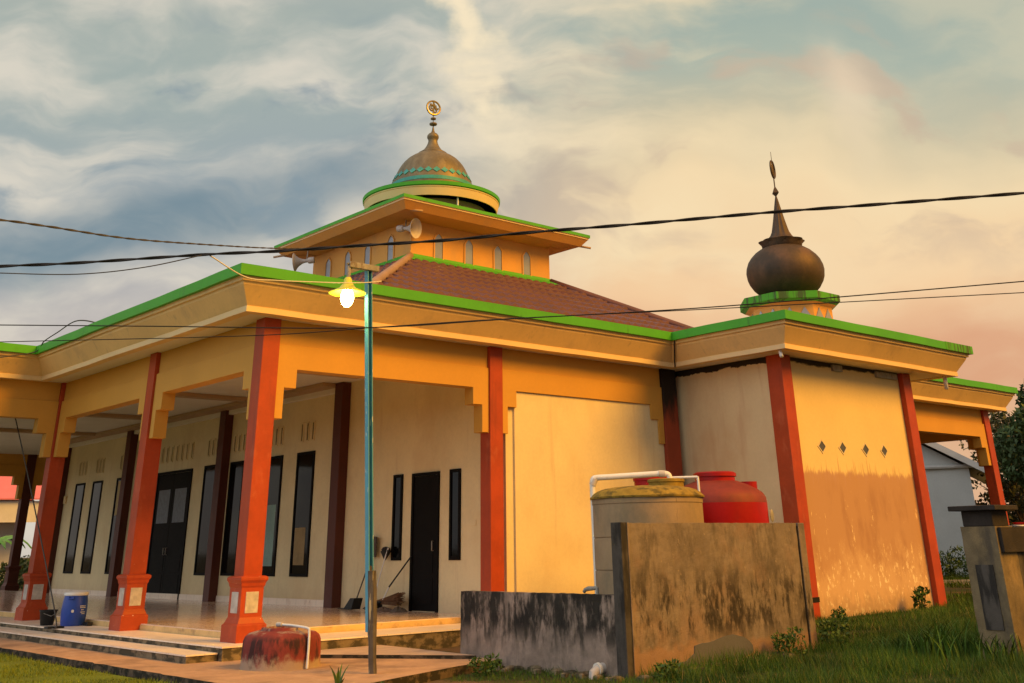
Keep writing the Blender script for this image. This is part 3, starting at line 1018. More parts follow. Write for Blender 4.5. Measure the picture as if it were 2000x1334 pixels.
def tower_window(face, c):
    z0, zs, zp, hw = 9.15, 9.765, 9.92, 0.15

    def shape(k, zoff):
        h = hw * k
        pts = [(c - h, z0 - zoff), (c + h, z0 - zoff), (c + h, zs), (c + h * .55, zs + (zp - zs) * .62 * (1 if k == 1 else k * 1.0)), (c, zp + zoff),
               (c - h * .55, zs + (zp - zs) * .62 * (1 if k == 1 else k * 1.0)), (c - h, zs)]
        return pts
    outer, inner = shape(1.25, 0.035), shape(0.95, 0.0)
    mb = MB()
    nn = len(outer)
    for k in range(nn):
        j = (k + 1) % nn
        quad = [outer[k], outer[j], inner[j], inner[k]]
        if face == 'y':
            mb.extrude([(a, TY - TW - 0.03, z) for a, z in quad], (0, 0.03, 0))
        else:
            mb.extrude([(TX - TW - 0.03, a, z) for a, z in quad], (0.03, 0, 0))
    at = (c, TY - TW, z0) if face == 'y' else (TX - TW, c, z0)
    fr = mb.build('tower_window', m_tower, tw, at=at)
    p = MB()
    if face == 'y':
        p.extrude([(a, TY - TW - 0.008, z) for a, z in inner], (0, 0.006, 0))
    else:
        p.extrude([(TX - TW - 0.008, a, z) for a, z in inner], (0.006, 0, 0))
    return fr, p, at


for face, cs in (('y', (10.09, 11.21, 12.33, 13.49)), ('x', (10.12, 11.33, 12.42, 13.54))):
    for c in cs:
        fr, p, at = tower_window(face, c)
        p.v = p.v
        # the pane belongs to the same window: joined as a second material of its frame
        base = len(fr.data.vertices)
        me = fr.data
        o3 = Vector(fr['_o'])
        allv = [tuple(v.co) for v in me.vertices] + [tuple(Vector(q) - o3) for q in p.v]
        allf = [tuple(q.vertices) for q in me.polygons] + [tuple(base + i for i in q) for q in p.f]
        mids = [0] * len(me.polygons) + [1] * len(p.f)
        me.clear_geometry()
        me.from_pydata(allv, [], allf)
        if len(me.materials) == 1:
            me.materials.append(m_towerglass)
        me.polygons.foreach_set('material_index', mids)
        me.update()

# tower eaves
TE = 3.615
sq = [(TX - TE, TY - TE), (TX + TE, TY - TE), (TX + TE, TY + TE), (TX - TE, TY + TE)]
prof = [(2.0, 10.50), (0.3, 10.56), (0.0, 10.56), (0.0, 10.465), (0.035, 10.463), (0.035, 10.415), (0.05, 10.412), (0.225, 10.205), (1.1, 10.15)]
mb = MB()
rings = sweep_ring(mb, sq, prof, [0, 0, 0, 1, 1, 1, 2, 3], 0.005)
mb.build('tower_eave', [m_green, m_band, m_tower, m_tower], mosque)
MB().box(TX - 1.9, TX + 1.9, TY - 1.9, TY + 1.9, 10.40, 10.52).build('tower_deck', m_panel, mosque)
for a, b in (((15.15, 8.55, 10.25), (15.45, 8.25, 10.16)), ((8.5, 15.0, 10.25), (8.1, 15.3, 10.16)), ((8.6, 8.5, 10.22), (8.9, 8.3, 10.20))):
    MB().tube([a, b], 0.035, 8).build('spout', m_trim, mosque, smooth=True)

# drum ------------------------------------------------------------------
mb = MB()
mb.lathe([(1.78, 10.5), (1.78, 11.460)], TX, TY, 48, 3)
mb.lathe([(1.3, 11.440), (2.10, 11.440)], TX, TY, 64, 3)
mb.lathe([(2.10, 11.440), (2.13, 11.440), (2.185, 11.670), (2.17, 11.675), (2.17, 11.690), (2.19, 11.695), (2.20, 11.725), (2.17, 11.725)], TX, TY, 64, 1)
mb.lathe([(2.17, 11.725), (2.17, 11.750), (2.225, 11.755), (2.235, 11.860), (1.25, 11.920)], TX, TY, 64, 0)
drum = mb.build('drum', [m_green, m_band, m_band, m_dark], mosque, at=(TX, TY, 10.5), smooth='auto')
for i in range(4):
    a = 2 * PI * i / 4 - 0.22
    MB().lathe([(0.03, 10.5), (0.03, 11.450)], TX + 2.0 * math.cos(a), TY + 2.0 * math.sin(a), 10).build('post', m_soffit, drum, smooth='auto')

# main dome ---------------------------------------------------------------
dp = [(1.30, 11.88), (1.34, 12.12), (1.325, 12.40), (1.235, 12.58), (1.19, 12.72), (1.105, 12.90), (1.03, 13.03), (0.945, 13.14), (0.83, 13.26), (0.70, 13.355),
      (0.58, 13.42), (0.49, 13.48), (0.49, 13.50), (0.395, 13.565), (0.32, 13.615), (0.285, 13.66), (0.23, 13.74), (0.19, 13.82), (0.168, 13.88), (0.152, 13.95),
      (0.160, 14.01), (0.19, 14.06), (0.197, 14.10), (0.19, 14.15), (0.145, 14.215), (0.07, 14.262), (0.045, 14.33), (0.015, 14.50)]
dome = MB().lathe(dp, TX, TY, 64).build('main_dome', m_bronze, mosque, at=(TX, TY, 11.9), smooth='auto')
mb = MB()
mb.lathe([(1.32, 12.225), (1.345, 12.23), (1.340, 12.345), (1.31, 12.35)], TX, TY, 64)


def dome_r(z):
    for (r0, z0), (r1, z1) in zip(dp, dp[1:]):
        if z0 <= z <= z1 and z1 > z0:
            return r0 + (r1 - r0) * (z - z0) / (z1 - z0)
    return dp[-1][0]


ND = 30
for i in range(ND):
    a = 2 * PI * i / ND
    q = []
    da = 2 * PI / ND * 0.46
    for aa, z in ((a - da, 12.555), (a, 12.455), (a + da, 12.555), (a, 12.655)):
        r = dome_r(z)
        q.append(Vector((TX + r * math.cos(aa), TY + r * math.sin(aa), z)))
    nrm = Vector((math.cos(a), math.sin(a), 0.45)).normalized()
    mb.extrude([tuple(p + nrm * -0.01) for p in q], nrm * 0.035)
mb.build('dome_band', m_teal, dome)
fin = MB()
fin.lathe([(0.012, 14.45), (0.012, 14.95)], TX, TY, 8)
fin.lathe([(0.03, 14.535), (0.12, 14.54), (0.132, 14.57), (0.12, 14.60), (0.03, 14.605)], TX, TY, 24)
fin.lathe([(0.03, 14.735), (0.085, 14.74), (0.095, 14.765), (0.085, 14.79), (0.03, 14.795)], TX, TY, 24)
fin.lathe([(0.02, 14.86), (0.035, 14.88), (0.02, 14.90)], TX, TY, 12)
fin.build('finial', m_bronze, dome, smooth='auto')


def emblem(cx, cy, cz, R, tx, ty, r, script, mat, parent, tilt=0.0, lean=0.0):
    """upright metal ring with strokes of lettering inside; (tx,ty) runs along its plane"""
    t = Vector((tx, ty, 0)).normalized()
    nn = Vector((t.y, -t.x, 0))
    u = (Vector((0, 0, 1)) + t * lean).normalized()

    def P(a, b):
        return Vector((cx, cy, cz)) + t * (a * R) + u * (b * R)
    mb = MB()
    mb.tube([P(math.cos(2 * PI * i / 40), math.sin(2 * PI * i / 40)) for i in range(40)], r, 8, closed=True)
    for st, w in script:
        mb.tube([P(a, b) for a, b in st], r * w, 6)
    return mb.build('emblem', mat, parent, smooth='auto')


arc = lambda cx, cy, rr, a0, a1, n=12: [(cx + rr * math.cos(math.radians(a0 + (a1 - a0) * i / n)), cy + rr * math.sin(math.radians(a0 + (a1 - a0) * i / n))) for i in range(n + 1)]
script = [([(0.0, -0.95), (0.0, 1.10)], 1.0),
          (arc(-0.22, -0.02, 0.42, 60, 290), 0.9),
          (arc(-0.15, 0.05, 0.22, 90, 330), 0.7),
          ([(0.12, 0.62), (0.20, 0.2), (0.30, -0.15), (0.45, -0.38)], 0.85),
          ([(0.34, 0.42), (0.40, 0.05), (0.52, -0.2), (0.66, -0.15), (0.70, 0.1)], 0.8),
          (arc(0.22, -0.32, 0.30, 180, 350), 0.8),
          ([(-0.55, 0.45), (-0.35, 0.58)], 0.8)]
emblem(TX, TY, 15.16, 0.245, 0.98, -0.19, 0.032, script, m_gold, dome)

# niche dome ------------------------------------------------------------
NX, NY = 11.785, -1.45
oct_ = lambda r, z: [(NX + r * math.cos(PI / 8 + PI / 4 * i), NY + r * math.sin(PI / 8 + PI / 4 * i), z) for i in range(8)]
mb = MB()
rr = [(0.90, 5.27), (0.90, 6.16), (1.00, 6.20), (1.10, 6.26), (1.10, 6.40), (0.55, 6.47)]
vs = []
for r, z in rr:
    vs += oct_(r, z)
for k, mi_ in zip(range(5), (1, 1, 0, 0, 0)):
    mb.add(vs[8 * k:8 * k + 16], [(i, (i + 1) % 8, 8 + (i + 1) % 8, 8 + i) for i in range(8)], mi_)
mb.add(oct_(0.55, 6.47), [tuple(range(8))], 0)
nb = mb.build('turret_base', [m_greenold, m_tower], mosque, at=(NX, NY, 5.3))
# raised diamonds round the base
mb = MB()
for i in range(8):
    a0, a1 = PI / 8 + PI / 4 * i, PI / 8 + PI / 4 * (i + 1)
    p0, p1 = Vector((NX + 0.9 * math.cos(a0), NY + 0.9 * math.sin(a0), 0)), Vector((NX + 0.9 * math.cos(a1), NY + 0.9 * math.sin(a1), 0))
    am = (a0 + a1) / 2
    nrm = Vector((math.cos(am), math.sin(am), 0))
    for f in (0.27, 0.73):
        c = p0.lerp(p1, f)
        d = (p1 - p0).normalized()
        q = [c - d * 0.15 + Vector((0, 0, 5.86)), c + Vector((0, 0, 5.62)), c + d * 0.15 + Vector((0, 0, 5.86)), c + Vector((0, 0, 6.10))]
        mb.extrude([tuple(p - nrm * 0.01) for p in q], nrm * 0.03)
mb.build('diamond_tile', m_towerglass, nb)
npf = [(0.50, 6.44), (0.50, 6.50), (0.62, 6.57), (0.72, 6.67), (0.80, 6.80), (0.835, 6.90), (0.85, 7.03), (0.835, 7.14), (0.79, 7.26), (0.72, 7.36), (0.62, 7.46),
       (0.53, 7.52), (0.46, 7.56), (0.40, 7.575)]
nd = MB().lathe(npf, NX, NY, 48).build('turret_dome', m_rustdome, mosque, at=(NX, NY, 6.45), smooth='auto')
mb = MB()
petal = lambda a, z: 1.0 + (0.10 * abs(math.cos(4 * a)) if z > 7.66 else 0.02)
mb.lathe([(0.40, 7.56), (0.43, 7.60), (0.44, 7.66), (0.47, 7.72), (0.42, 7.735), (0.36, 7.74)], NX, NY, 64, 0, petal)
flute = lambda a, z: 1.0 + 0.05 * math.cos(12 * a)
mb.lathe([(0.38, 7.735), (0.30, 7.78), (0.235, 7.85), (0.185, 7.95), (0.155, 8.08), (0.12, 8.25), (0.088, 8.42), (0.045, 8.65), (0.014, 8.80)], NX, NY, 48, 0, flute)
mb.build('spire', m_rustdome, nd, smooth='auto')
mb = MB()
mb.lathe([(0.012, 8.78), (0.095, 8.86), (0.012, 9.02)], NX, NY, 4)
mb.lathe([(0.014, 8.75), (0.014, 9.24)], NX, NY, 8)
mb.lathe([(0.010, 9.2), (0.007, 9.6), (0.005, 9.86)], NX, NY, 6)
mb.build('finial', m_rustdome, nd)
sc2 = [([(0, -0.9), (0.0, 1.0)], 0.7), ([(-0.3, -0.6), (-0.28, 0.25), (-0.16, 0.5)], 0.7), ([(0.25, -0.7), (0.3, 0.1), (0.15, 0.45)], 0.7), (arc(0, -0.4, 0.38, 180, 360), 0.7)]
emblem(NX, NY, 9.43, 0.20, 0.92, 0.38, 0.022, sc2, m_darkgold, nd)

# ------------------------------------------------------------------ loudspeakers on the tower
def horn(org, axis, R, label):
    t = thing('loudspeaker', org, label, 'loudspeaker', 'loudspeakers under the tower eaves')
    ax = Vector(axis).normalized()
    o = Vector(org)
    prof = [(0.05, -0.42), (0.055, -0.30), (0.075, -0.22), (0.11, -0.14), (0.17, -0.06), (R * 0.86, -0.01), (R, 0.02), (R, 0.035), (R * 0.95, 0.03), (R * 0.80, -0.01), (R * 0.5, -0.10), (0.05, -0.26), (0.0, -0.27)]
    MB().lathe(prof, 0, 0, 40, axis=ax, org=o).build('horn', m_horn, t, smooth='auto')
    MB().lathe([(0.0, -0.60), (0.095, -0.59), (0.10, -0.56), (0.10, -0.44), (0.085, -0.40), (0.0, -0.39)], 0, 0, 24, axis=ax, org=o).build('driver', m_horn, t, smooth='auto')
    MB().lathe([(0.0, -0.27), (0.03, -0.26), (0.045, -0.20), (0.0, -0.16)], 0, 0, 16, axis=ax, org=o).build('phase_plug', m_horn, t, smooth='auto')
    e = o - ax * 0.34
    MB().tube([e, e + Vector((0.06, 0.06, 0.14)), (o.x - ax.x * .34 + 0.1, o.y - ax.y * .34 + 0.1, 10.2)], 0.018, 8).build('bracket', m_greypole, t)
    return t


horn((9.00, 8.80, 9.83), (0.34, -0.92, -0.12), 0.285, 'round horn loudspeaker facing out at the near corner of the tower')
horn((8.15, 13.95, 9.74), (-0.72, 0.66, -0.10), 0.28, 'grey horn loudspeaker seen from its side at the far left tower corner')

# ------------------------------------------------------------------ lamp post
lp = thing('lamp_post', (-0.12, -3.3, 0.29), 'thin blue lamp post on a rotten timber stub with one lit lamp', 'lamp post')
LP = lambda z: Vector((-0.105 - 0.27 * (z - 0.2) / 4.8, -3.3, z))


def angle_iron(mb, z0, z1, w=0.08, t=0.012, off=(0, 0)):
    a, b = LP(z0) + Vector((off[0], off[1], 0)), LP(z1) + Vector((off[0], off[1], 0))
    d = b - a
    mb.extrude([(a.x - w / 2, a.y - t, a.z), (a.x + w / 2, a.y - t, a.z), (a.x + w / 2, a.y, a.z), (a.x - w / 2, a.y, a.z)], d)
    mb.extrude([(a.x - w / 2, a.y - t - 0.065, a.z), (a.x - w / 2 + t, a.y - t - 0.065, a.z), (a.x - w / 2 + t, a.y - t - 0.001, a.z), (a.x - w / 2, a.y - t - 0.001, a.z)], d)
    mb.extrude([(a.x + w / 2 - t, a.y - t - 0.05, a.z), (a.x + w / 2, a.y - t - 0.05, a.z), (a.x + w / 2, a.y - t - 0.001, a.z), (a.x + w / 2 - t, a.y - t - 0.001, a.z)], d)


mb = MB()
angle_iron(mb, 0.72, 5.02)
mb.build('pole', m_bluepole, lp)
mb = MB()
n_ = 14
pts = [LP(0.15 + 1.22 * i / (n_ - 1)) + Vector((-0.028 + 0.004 * random.uniform(-1, 1), -0.135, 0)) for i in range(n_)]
mb.tube(pts, [0.052 + random.uniform(-0.006, 0.004) for _ in pts], 7)
mb.build('timber_stub', m_teak, lp)
mb = MB()
mb.tube([LP(0.50) + Vector((0.035, -0.04, 0)), LP(0.95) + Vector((0.025, -0.045, 0)), LP(1.42) + Vector((0.0, -0.045, 0))], [0.032, 0.030, 0.018], 6)
mb.build('timber_splice', m_teak, lp)
top = LP(4.99)
mb = MB()
mb.box(top.x - 0.33, top.x + 0.13, top.y - 0.10, top.y - 0.02, 4.955, 5.03)
mb.build('arm', m_greypole, lp, bevel=0.006)
lx, ly = top.x - 0.325, top.y - 0.06
mb = MB()
mb.tube([(lx, ly, 4.97), (lx + 0.005, ly, 4.90), (lx, ly, 4.80)], 0.028, 8)
mb.tube([(lx - 0.04, ly - 0.02, 4.99), (lx + 0.03, ly + 0.02, 5.01), (lx + 0.04, ly, 4.94)], 0.016, 6)
mb.build('bracket', m_greypole, lp, smooth='auto')
mb = MB()
mb.lathe([(0.035, 4.82), (0.05, 4.80), (0.058, 4.745), (0.085, 4.715), (0.11, 4.68), (0.235, 4.625), (0.245, 4.615), (0.235, 4.612), (0.12, 4.655), (0.06, 4.69), (0.0, 4.70)], lx, ly, 48)
mb.build('lamp_shade', m_shade, lp, smooth='auto')
mb = MB()
mb.lathe([(0.0, 4.44), (0.03, 4.445), (0.062, 4.475), (0.080, 4.52), (0.085, 4.565), (0.075, 4.615), (0.055, 4.655), (0.03, 4.68), (0.0, 4.69)], lx, ly, 24)
m_bulb = emit('lit_bulb', (1.0, 0.90, 0.32), 60.0)
mb.build('bulb', m_bulb, lp, smooth=True)

# ------------------------------------------------------------------ cables
def dense(pts, n=10):
    """Catmull-Rom through the points"""
    P = [Vector(p) for p in pts]
    P = [P[0] * 2 - P[1]] + P + [P[-1] * 2 - P[-2]]
    outp = []
    for i in range(1, len(P) - 2):
        for k in range(n):
            t = k / n
            a, b, c, d = P[i - 1], P[i], P[i + 1], P[i + 2]
            outp.append(0.5 * ((2 * b) + (c - a) * t + (2 * a - 5 * b + 4 * c - d) * t * t + (3 * b - a - 3 * c + d) * t ** 3))
    outp.append(P[-2])
    return outp


def cable(pts, r, mat, label, twist=0, n=10, pitch=0.9, amp=0.75, ext=(0, 0)):
    a0, a1 = Vector(pts[0]), Vector(pts[-1])
    if ext[0]:
        pts = [tuple(a0 + (a0 - Vector(pts[1])).normalized() * ext[0])] + list(pts)
    if ext[1]:
        pts = list(pts) + [tuple(a1 + (a1 - Vector(pts[-2])).normalized() * ext[1])]
    p = dense(pts, n)
    mb = MB()
    if twist:
        for s in range(twist):
            q = []
            d = 0
            for i, c in enumerate(p):
                if i:
                    d += (c - p[i - 1]).length
                dr = (p[min(i + 1, len(p) - 1)] - p[max(i - 1, 0)]).normalized()
                sd = dr.cross(Vector((0, 0, 1))).normalized()
                up = sd.cross(dr)
                a = d / pitch * 2 * PI + s * 2 * PI / twist
                q.append(c + sd * (r * amp * math.cos(a)) + up * (r * amp * math.sin(a)))
            mb.tube(q, r, 6)
    else:
        mb.tube(p, r, 6)
    o = mb.build('cable', mat, smooth=True)
    return tag(o, label, 'cable')


cable([(-6.4, -0.88, 4.47), (-5.57, -1.78, 4.49), (-4.75, -2.66, 4.51), (-4.15, -3.31, 4.51), (-3.16, -4.38, 4.54), (-2.62, -4.97, 4.54), (-2.01, -5.63, 4.56),
       (-1.33, -6.36, 4.58), (-0.77, -6.97, 4.62), (0.04, -7.85, 4.66), (0.95, -8.82, 4.72), (1.66, -9.59, 4.75), (2.71, -10.73, 4.8), (3.4, -11.47, 4.84), (4.08, -12.21, 4.89)],
      0.0108, m_cable, 'thick black twisted cable slung right across in front of the tower', twist=2, n=14, ext=(9, 9))
cable([(-4.94, -0.68, 5.5), (-4.17, -0.03, 5.74), (-3.26, 0.74, 5.97), (-1.57, 2.17, 6.38), (0.63, 4.03, 7.02), (3.44, 6.41, 7.88), (6.14, 8.69, 8.79), (7.6, 9.92, 9.32), (9.09, 11.2, 9.9)],
      0.011, m_wiregrey, 'grey double wire running from upper left down to the tower wall', twist=2, n=14, ext=(9, 0))
cable([(-6.02, -1.43, 4.59), (-5.18, -2.34, 4.46), (-4.77, -2.78, 4.41), (-4.17, -3.43, 4.36), (-3.67, -3.98, 4.4), (-3.16, -4.38, 4.54)],
      0.006, m_wiregrey, 'thin sagging wire that joins the thick cable from below at left', ext=(9, 0))
cable([(-3.12, -4.41, 4.53), (-2.57, -4.2, 4.41), (-2.09, -4.02, 4.47), (-1.57, -3.83, 4.56), (-0.86, -3.57, 4.69), (-0.4, -3.4, 4.79), (-0.14, -3.3, 4.86)],
      0.007, m_wirelight, 'pale wire drooping from the thick cable to the lit lamp')
cable([(-6.08, -2.69, 3.73), (-5.34, -3.49, 3.68), (-4.97, -3.88, 3.66), (-3.9, -5.04, 3.59), (-2.53, -6.53, 3.5), (-1.54, -7.6, 3.53), (-0.25, -8.99, 3.57), (1.61, -11.01, 3.69), (2.52, -11.99, 3.76)],
      0.0055, m_cable, 'upper of two thin black wires crossing at eave height', ext=(9, 9))
cable([(-5.96, -2.24, 3.57), (-5.2, -3.05, 3.57), (-4.83, -3.46, 3.57), (-3.01, -5.42, 3.54), (-2.1, -6.4, 3.58), (-1.28, -7.3, 3.61), (0.06, -8.74, 3.63), (1.99, -10.83, 3.67), (2.92, -11.83, 3.69)],
      0.0045, m_cable, 'lower of two thin black wires crossing at eave height', ext=(9, 9))
cable([(-1.6, 8.0, 5.2), (-0.97, 7.95, 5.36), (-0.94, 7.6, 5.52), (-0.93, 6.9, 5.60), (-0.85, 6.2, 5.72), (-0.7, 5.6, 5.62), (-0.5, 5.5, 5.5)], 0.012, m_wiregrey,
      'short dark wire looped over the green coping at the inner roof corner')
sl = cable([(-0.65, 5.48, 0.48), (-0.67, 5.55, 0.78), (-0.68, 8.4, 3.35), (-0.70, 11.4, 5.9)], 0.012, m_wiregrey, 'thin dark line slanting up from the floor beside the black bucket')

# ------------------------------------------------------------------ walls by the tanks
m_patch = M('grey_cement_patch', (0.098, 0.098, 0.102), 0.9, 0.12, 2.5, bump=0.3)
PATCHXZ = [(2.44, 0.31), (2.69, 0.32), (2.9, 0.33), (3.05, 0.4), (3.07, 0.48), (3.21, 0.5), (3.34, 0.5), (3.43, 0.51), (3.51, 0.53), (3.65, 0.55), (3.82, 0.56), (4.02, 0.52), (4.12, 0.47), (4.18, 0.42), (4.19, 0.36), (4.16, 0.34), (4.01, 0.31), (3.72, 0.29), (3.34, 0.28), (2.94, 0.28), (2.61, 0.28)]
PATCH = [(x, -5.551, z) for x, z in PATCHXZ]
def rough(o, lv=6, amt=0.014, size=0.12):
    """uneven cast concrete: dense mesh pushed about by a cloud texture"""
    sd = o.modifiers.new('dense', 'SUBSURF')
    sd.subdivision_type = 'SIMPLE'
    sd.levels = sd.render_levels = lv
    tx = bpy.data.textures.new('concrete_clouds', 'CLOUDS')
    tx.noise_scale = size
    dp2 = o.modifiers.new('uneven', 'DISPLACE')
    dp2.texture = tx
    dp2.strength = amt
    dp2.mid_level = 0.5
    dp2.texture_coords = 'LOCAL'
    return o


tall = thing('tall_wall', (3.7, -5.4, 0.25), 'tall stained concrete wall screening the water tanks', 'wall')
rough(MB().box(1.90, 5.40, -5.54, -5.40, 0.0, 1.835).build('panel', m_conc, tall))
MB().box(1.885, 2.02, -5.555, -5.385, 0.0, 1.845).build('pier', m_concdark, tall, bevel=0.008)
MB().box(1.99, 2.02, -5.563, -5.5, 0.0, 1.842).build('pier_face', m_conc, tall)
MB().box(5.415, 5.56, -5.56, -5.38, 0.0, 1.835).build('end_pier', m_conc, tall, bevel=0.01)
MB().extrude(PATCH, (0, 0.011, 0)).build('cement_patch', m_patch, tall)
MB().box(5.394, 5.417, -5.551, -5.42, 0.1, 1.80).build('gap_joint', m_black, tall)
low = rough(MB().box(1.905, 2.04, -5.38, -2.46, 0.0, 1.065).build('low_wall', m_conclow))
tag(low, 'low concrete wall blackened with mould along its upper half', 'wall')

tap = thing('water_tap', (1.97, -4.98, 1.065), 'small grey water tap on top of the low mouldy wall', 'tap')
MB().tube([(1.97, -5.03, 1.06), (1.97, -5.03, 1.13), (1.97, -4.98, 1.135)], 0.02, 8).build('riser_pipe', m_greypole, tap, smooth='auto')
MB().tube([(1.97, -5.0, 1.13), (1.97, -4.88, 1.125), (1.97, -4.82, 1.11), (1.97, -4.80, 1.085)], [0.02, 0.026, 0.022, 0.02], 8).build('spout', m_greypole, tap, smooth='auto')

dp_ = thing('drain_pipe', (1.8, -5.1, 0.25), 'white plastic drain pipe end poking out below the low wall', 'pipe')
MB().tube([(1.92, -5.14, 0.31), (1.82, -5.14, 0.305), (1.76, -5.13, 0.27), (1.75, -5.12, 0.15)], 0.055, 14).build('elbow', m_horn, dp_, smooth='auto')
MB().tube([(1.84, -5.14, 0.306), (1.80, -5.14, 0.30)], 0.066, 14).build('collar', m_white, dp_, smooth='auto')

# concrete tank ---------------------------------------------------------
CX, CY, CR = 3.54, -4.48, 0.745
ct = thing('concrete_tank', (CX, CY, 0.26), 'round concrete water tank with a yellow mossy domed top', 'water tank')
mb = MB()
mb.lathe([(CR, 0.2), (CR, 0.66), (CR - 0.012, 0.668), (CR - 0.012, 0.676), (CR, 0.684), (CR, 1.285), (CR - 0.012, 1.292), (CR - 0.012, 1.300), (CR, 1.308), (CR, 1.675),
          (CR - 0.012, 1.682), (CR - 0.012, 1.69), (CR, 1.698), (CR, 2.09), (CR + 0.008, 2.10), (CR + 0.008, 2.16), (CR - 0.1, 2.165)], CX, CY, 64)
mb.build('body', m_tank, ct, smooth='auto')
mb = MB()
mb.lathe([(CR - 0.02, 2.160), (CR + 0.03, 2.163), (CR + 0.035, 2.185), (CR + 0.01, 2.205), (CR - 0.02, 2.235), (CR - 0.07, 2.265), (CR - 0.16, 2.292), (CR - 0.30, 2.312), (0.25, 2.325), (0.0, 2.33)], CX, CY, 64, mod=lambda a, z: 1 + 0.006 * math.sin(5 * a) + 0.004 * math.sin(11 * a + 1))
mb.build('top', m_moss, ct, smooth='auto')
MB().lathe([(0.24, 2.28), (0.24, 2.365), (0.255, 2.37), (0.255, 2.40), (0.235, 2.41), (0.0, 2.412)], CX + 0.20, CY - 0.19, 32).build('hatch', m_moss, ct, smooth='auto')

pv = thing('pvc_pipe', (3.04, -3.96, 2.2), 'thick white plastic pipe arching over the concrete tank', 'pipe')
MB().tube(dense([(3.04, -3.97, 0.3), (3.03, -3.96, 1.2), (3.03, -3.95, 2.30)], 4) + dense([(3.03, -3.95, 2.36), (3.035, -3.96, 2.42), (3.07, -3.99, 2.445), (3.2, -4.13, 2.452), (3.6, -4.55, 2.475), (3.68, -4.64, 2.48), (3.745, -4.70, 2.47), (3.765, -4.72, 2.43), (3.765, -4.72, 2.38)], 5),
          0.038, 14).build('pipe', m_white, pv, smooth='auto')
for a, b in (((3.03, -3.95, 2.35), (3.055, -3.975, 2.43)), ((3.66, -4.615, 2.479), (3.72, -4.675, 2.475))):
    MB().tube([a, b], 0.047, 14).build('elbow', m_horn, pv, smooth='auto')
tag(MB().tube(dense([(3.79, -4.74, 2.425), (3.9, -4.87, 2.425), (4.0, -5.0, 2.425), (4.012, -5.01, 2.41), (4.014, -5.015, 2.2), (4.03, -5.03, 1.2), (4.03, -5.03, 0.3)], 5), 0.017, 10).build('pvc_pipe', m_white, smooth='auto'),
    'thin white pipe dropping down the front of the concrete tank', 'pipe')

# red tanks ---------------------------------------------------------------
def red_tank(x, y, R, z0, zt, label, extra=True):
    t = thing('red_tank', (x, y, z0), label, 'water tank', 'red plastic water tanks')
    H_ = zt - z0
    mb = MB()
    pr = [(R * 0.98, z0), (R, z0 + 0.03), (R, z0 + 0.35), (R * 0.985, z0 + 0.37), (R * 0.985, z0 + 0.41), (R, z0 + 0.43), (R, z0 + 0.80), (R * 0.985, z0 + 0.82), (R * 0.985, z0 + 0.86), (R, z0 + 0.88), (R * 0.99, zt - 0.20)]
    mb.lathe(pr, x, y, 64)
    mb.build('body', m_red, t, smooth='auto')
    mb = MB()
    mb.lathe([(R * 0.99, zt - 0.20), (R * 0.98, zt - 0.12), (R * 0.93, zt - 0.05), (R * 0.84, zt + 0.0), (R * 0.66, zt + 0.075), (R * 0.45, zt + 0.135), (0, zt + 0.14)], x, y, 64)
    mb.build('shoulder', m_redtop, t, smooth='auto')
    lid = MB()
    lid.lathe([(R * 0.40, zt + 0.10), (R * 0.40, zt + 0.20), (R * 0.43, zt + 0.205), (R * 0.43, zt + 0.255), (R * 0.38, zt + 0.275), (0, zt + 0.28)], x, y, 40)
    lid.build('lid', m_red, t, smooth='auto')
    if extra:
        d = Vector((0.66, -0.75, 0)) * (R * 0.66)
        MB().lathe([(R * 0.17, zt - 0.05), (R * 0.17, zt + 0.12), (0.0, zt + 0.125)], x + d.x, y + d.y, 24).build('cap', m_red, t, smooth='auto')
    return t


tr = red_tank(6.48, -3.29, 0.80, 0.27, 2.37, 'large red plastic water tank with a wide screw lid in front of the niche wall')
e = Vector((6.48, -3.29, 0)) + Vector((0.36, -0.93, 0)).normalized() * 0.795
MB().lathe([(0.085, 0.0), (0.095, 0.01), (0.07, 0.018), (0.0, 0.019)], 0, 0, 24, axis=(0.36, -0.93, 0), org=(e.x + 0.2, e.y + 0.06, 1.98)).build('badge', m_greypole, tr)
red_tank(4.84, -3.38, 0.62, 0.27, 2.27, 'red plastic tank whose lid shows just behind the mossy concrete tank', False)

# ------------------------------------------------------------------ well with pipe
WX, WY = -0.45, -1.87
mb = MB()
wob_ = lambda a, z: 1 + 0.012 * math.sin(3 * a + 1) + 0.008 * math.sin(7 * a)
mb.lathe([(0.50, 0.28), (0.495, 0.30), (0.482, 0.325), (0.480, 0.50), (0.474, 0.60), (0.455, 0.645), (0.41, 0.68), (0.32, 0.702), (0.27, 0.706), (0.26, 0.735), (0.215, 0.738), (0.21, 0.68), (0.19, 0.45), (0, 0.45)], WX, WY, 56, mod=wob_)
tag(mb.build('well', m_well, smooth='auto'), 'squat round red concrete well with flaking paint', 'well')
q = [(WX - 0.02, WY + 0.02, 0.765), (WX + 0.05, WY - 0.20, 0.755), (WX + 0.08, WY - 0.46, 0.735), (WX + 0.085, WY - 0.49, 0.70), (WX + 0.08, WY - 0.505, 0.56), (WX + 0.06, WY - 0.53, 0.31)]
wp = thing('pvc_pipe', (WX + 0.2, WY - 0.3, 0.31), 'thin white pipe bent down over the side of the red well', 'pipe')
MB().tube(dense(q, 5), 0.015, 10).build('pipe', m_white, wp, smooth='auto')
MB().tube([(WX - 0.04, WY + 0.08, 0.765), (WX - 0.015, WY, 0.765)], 0.028, 10).build('valve', m_horn, wp, smooth='auto')

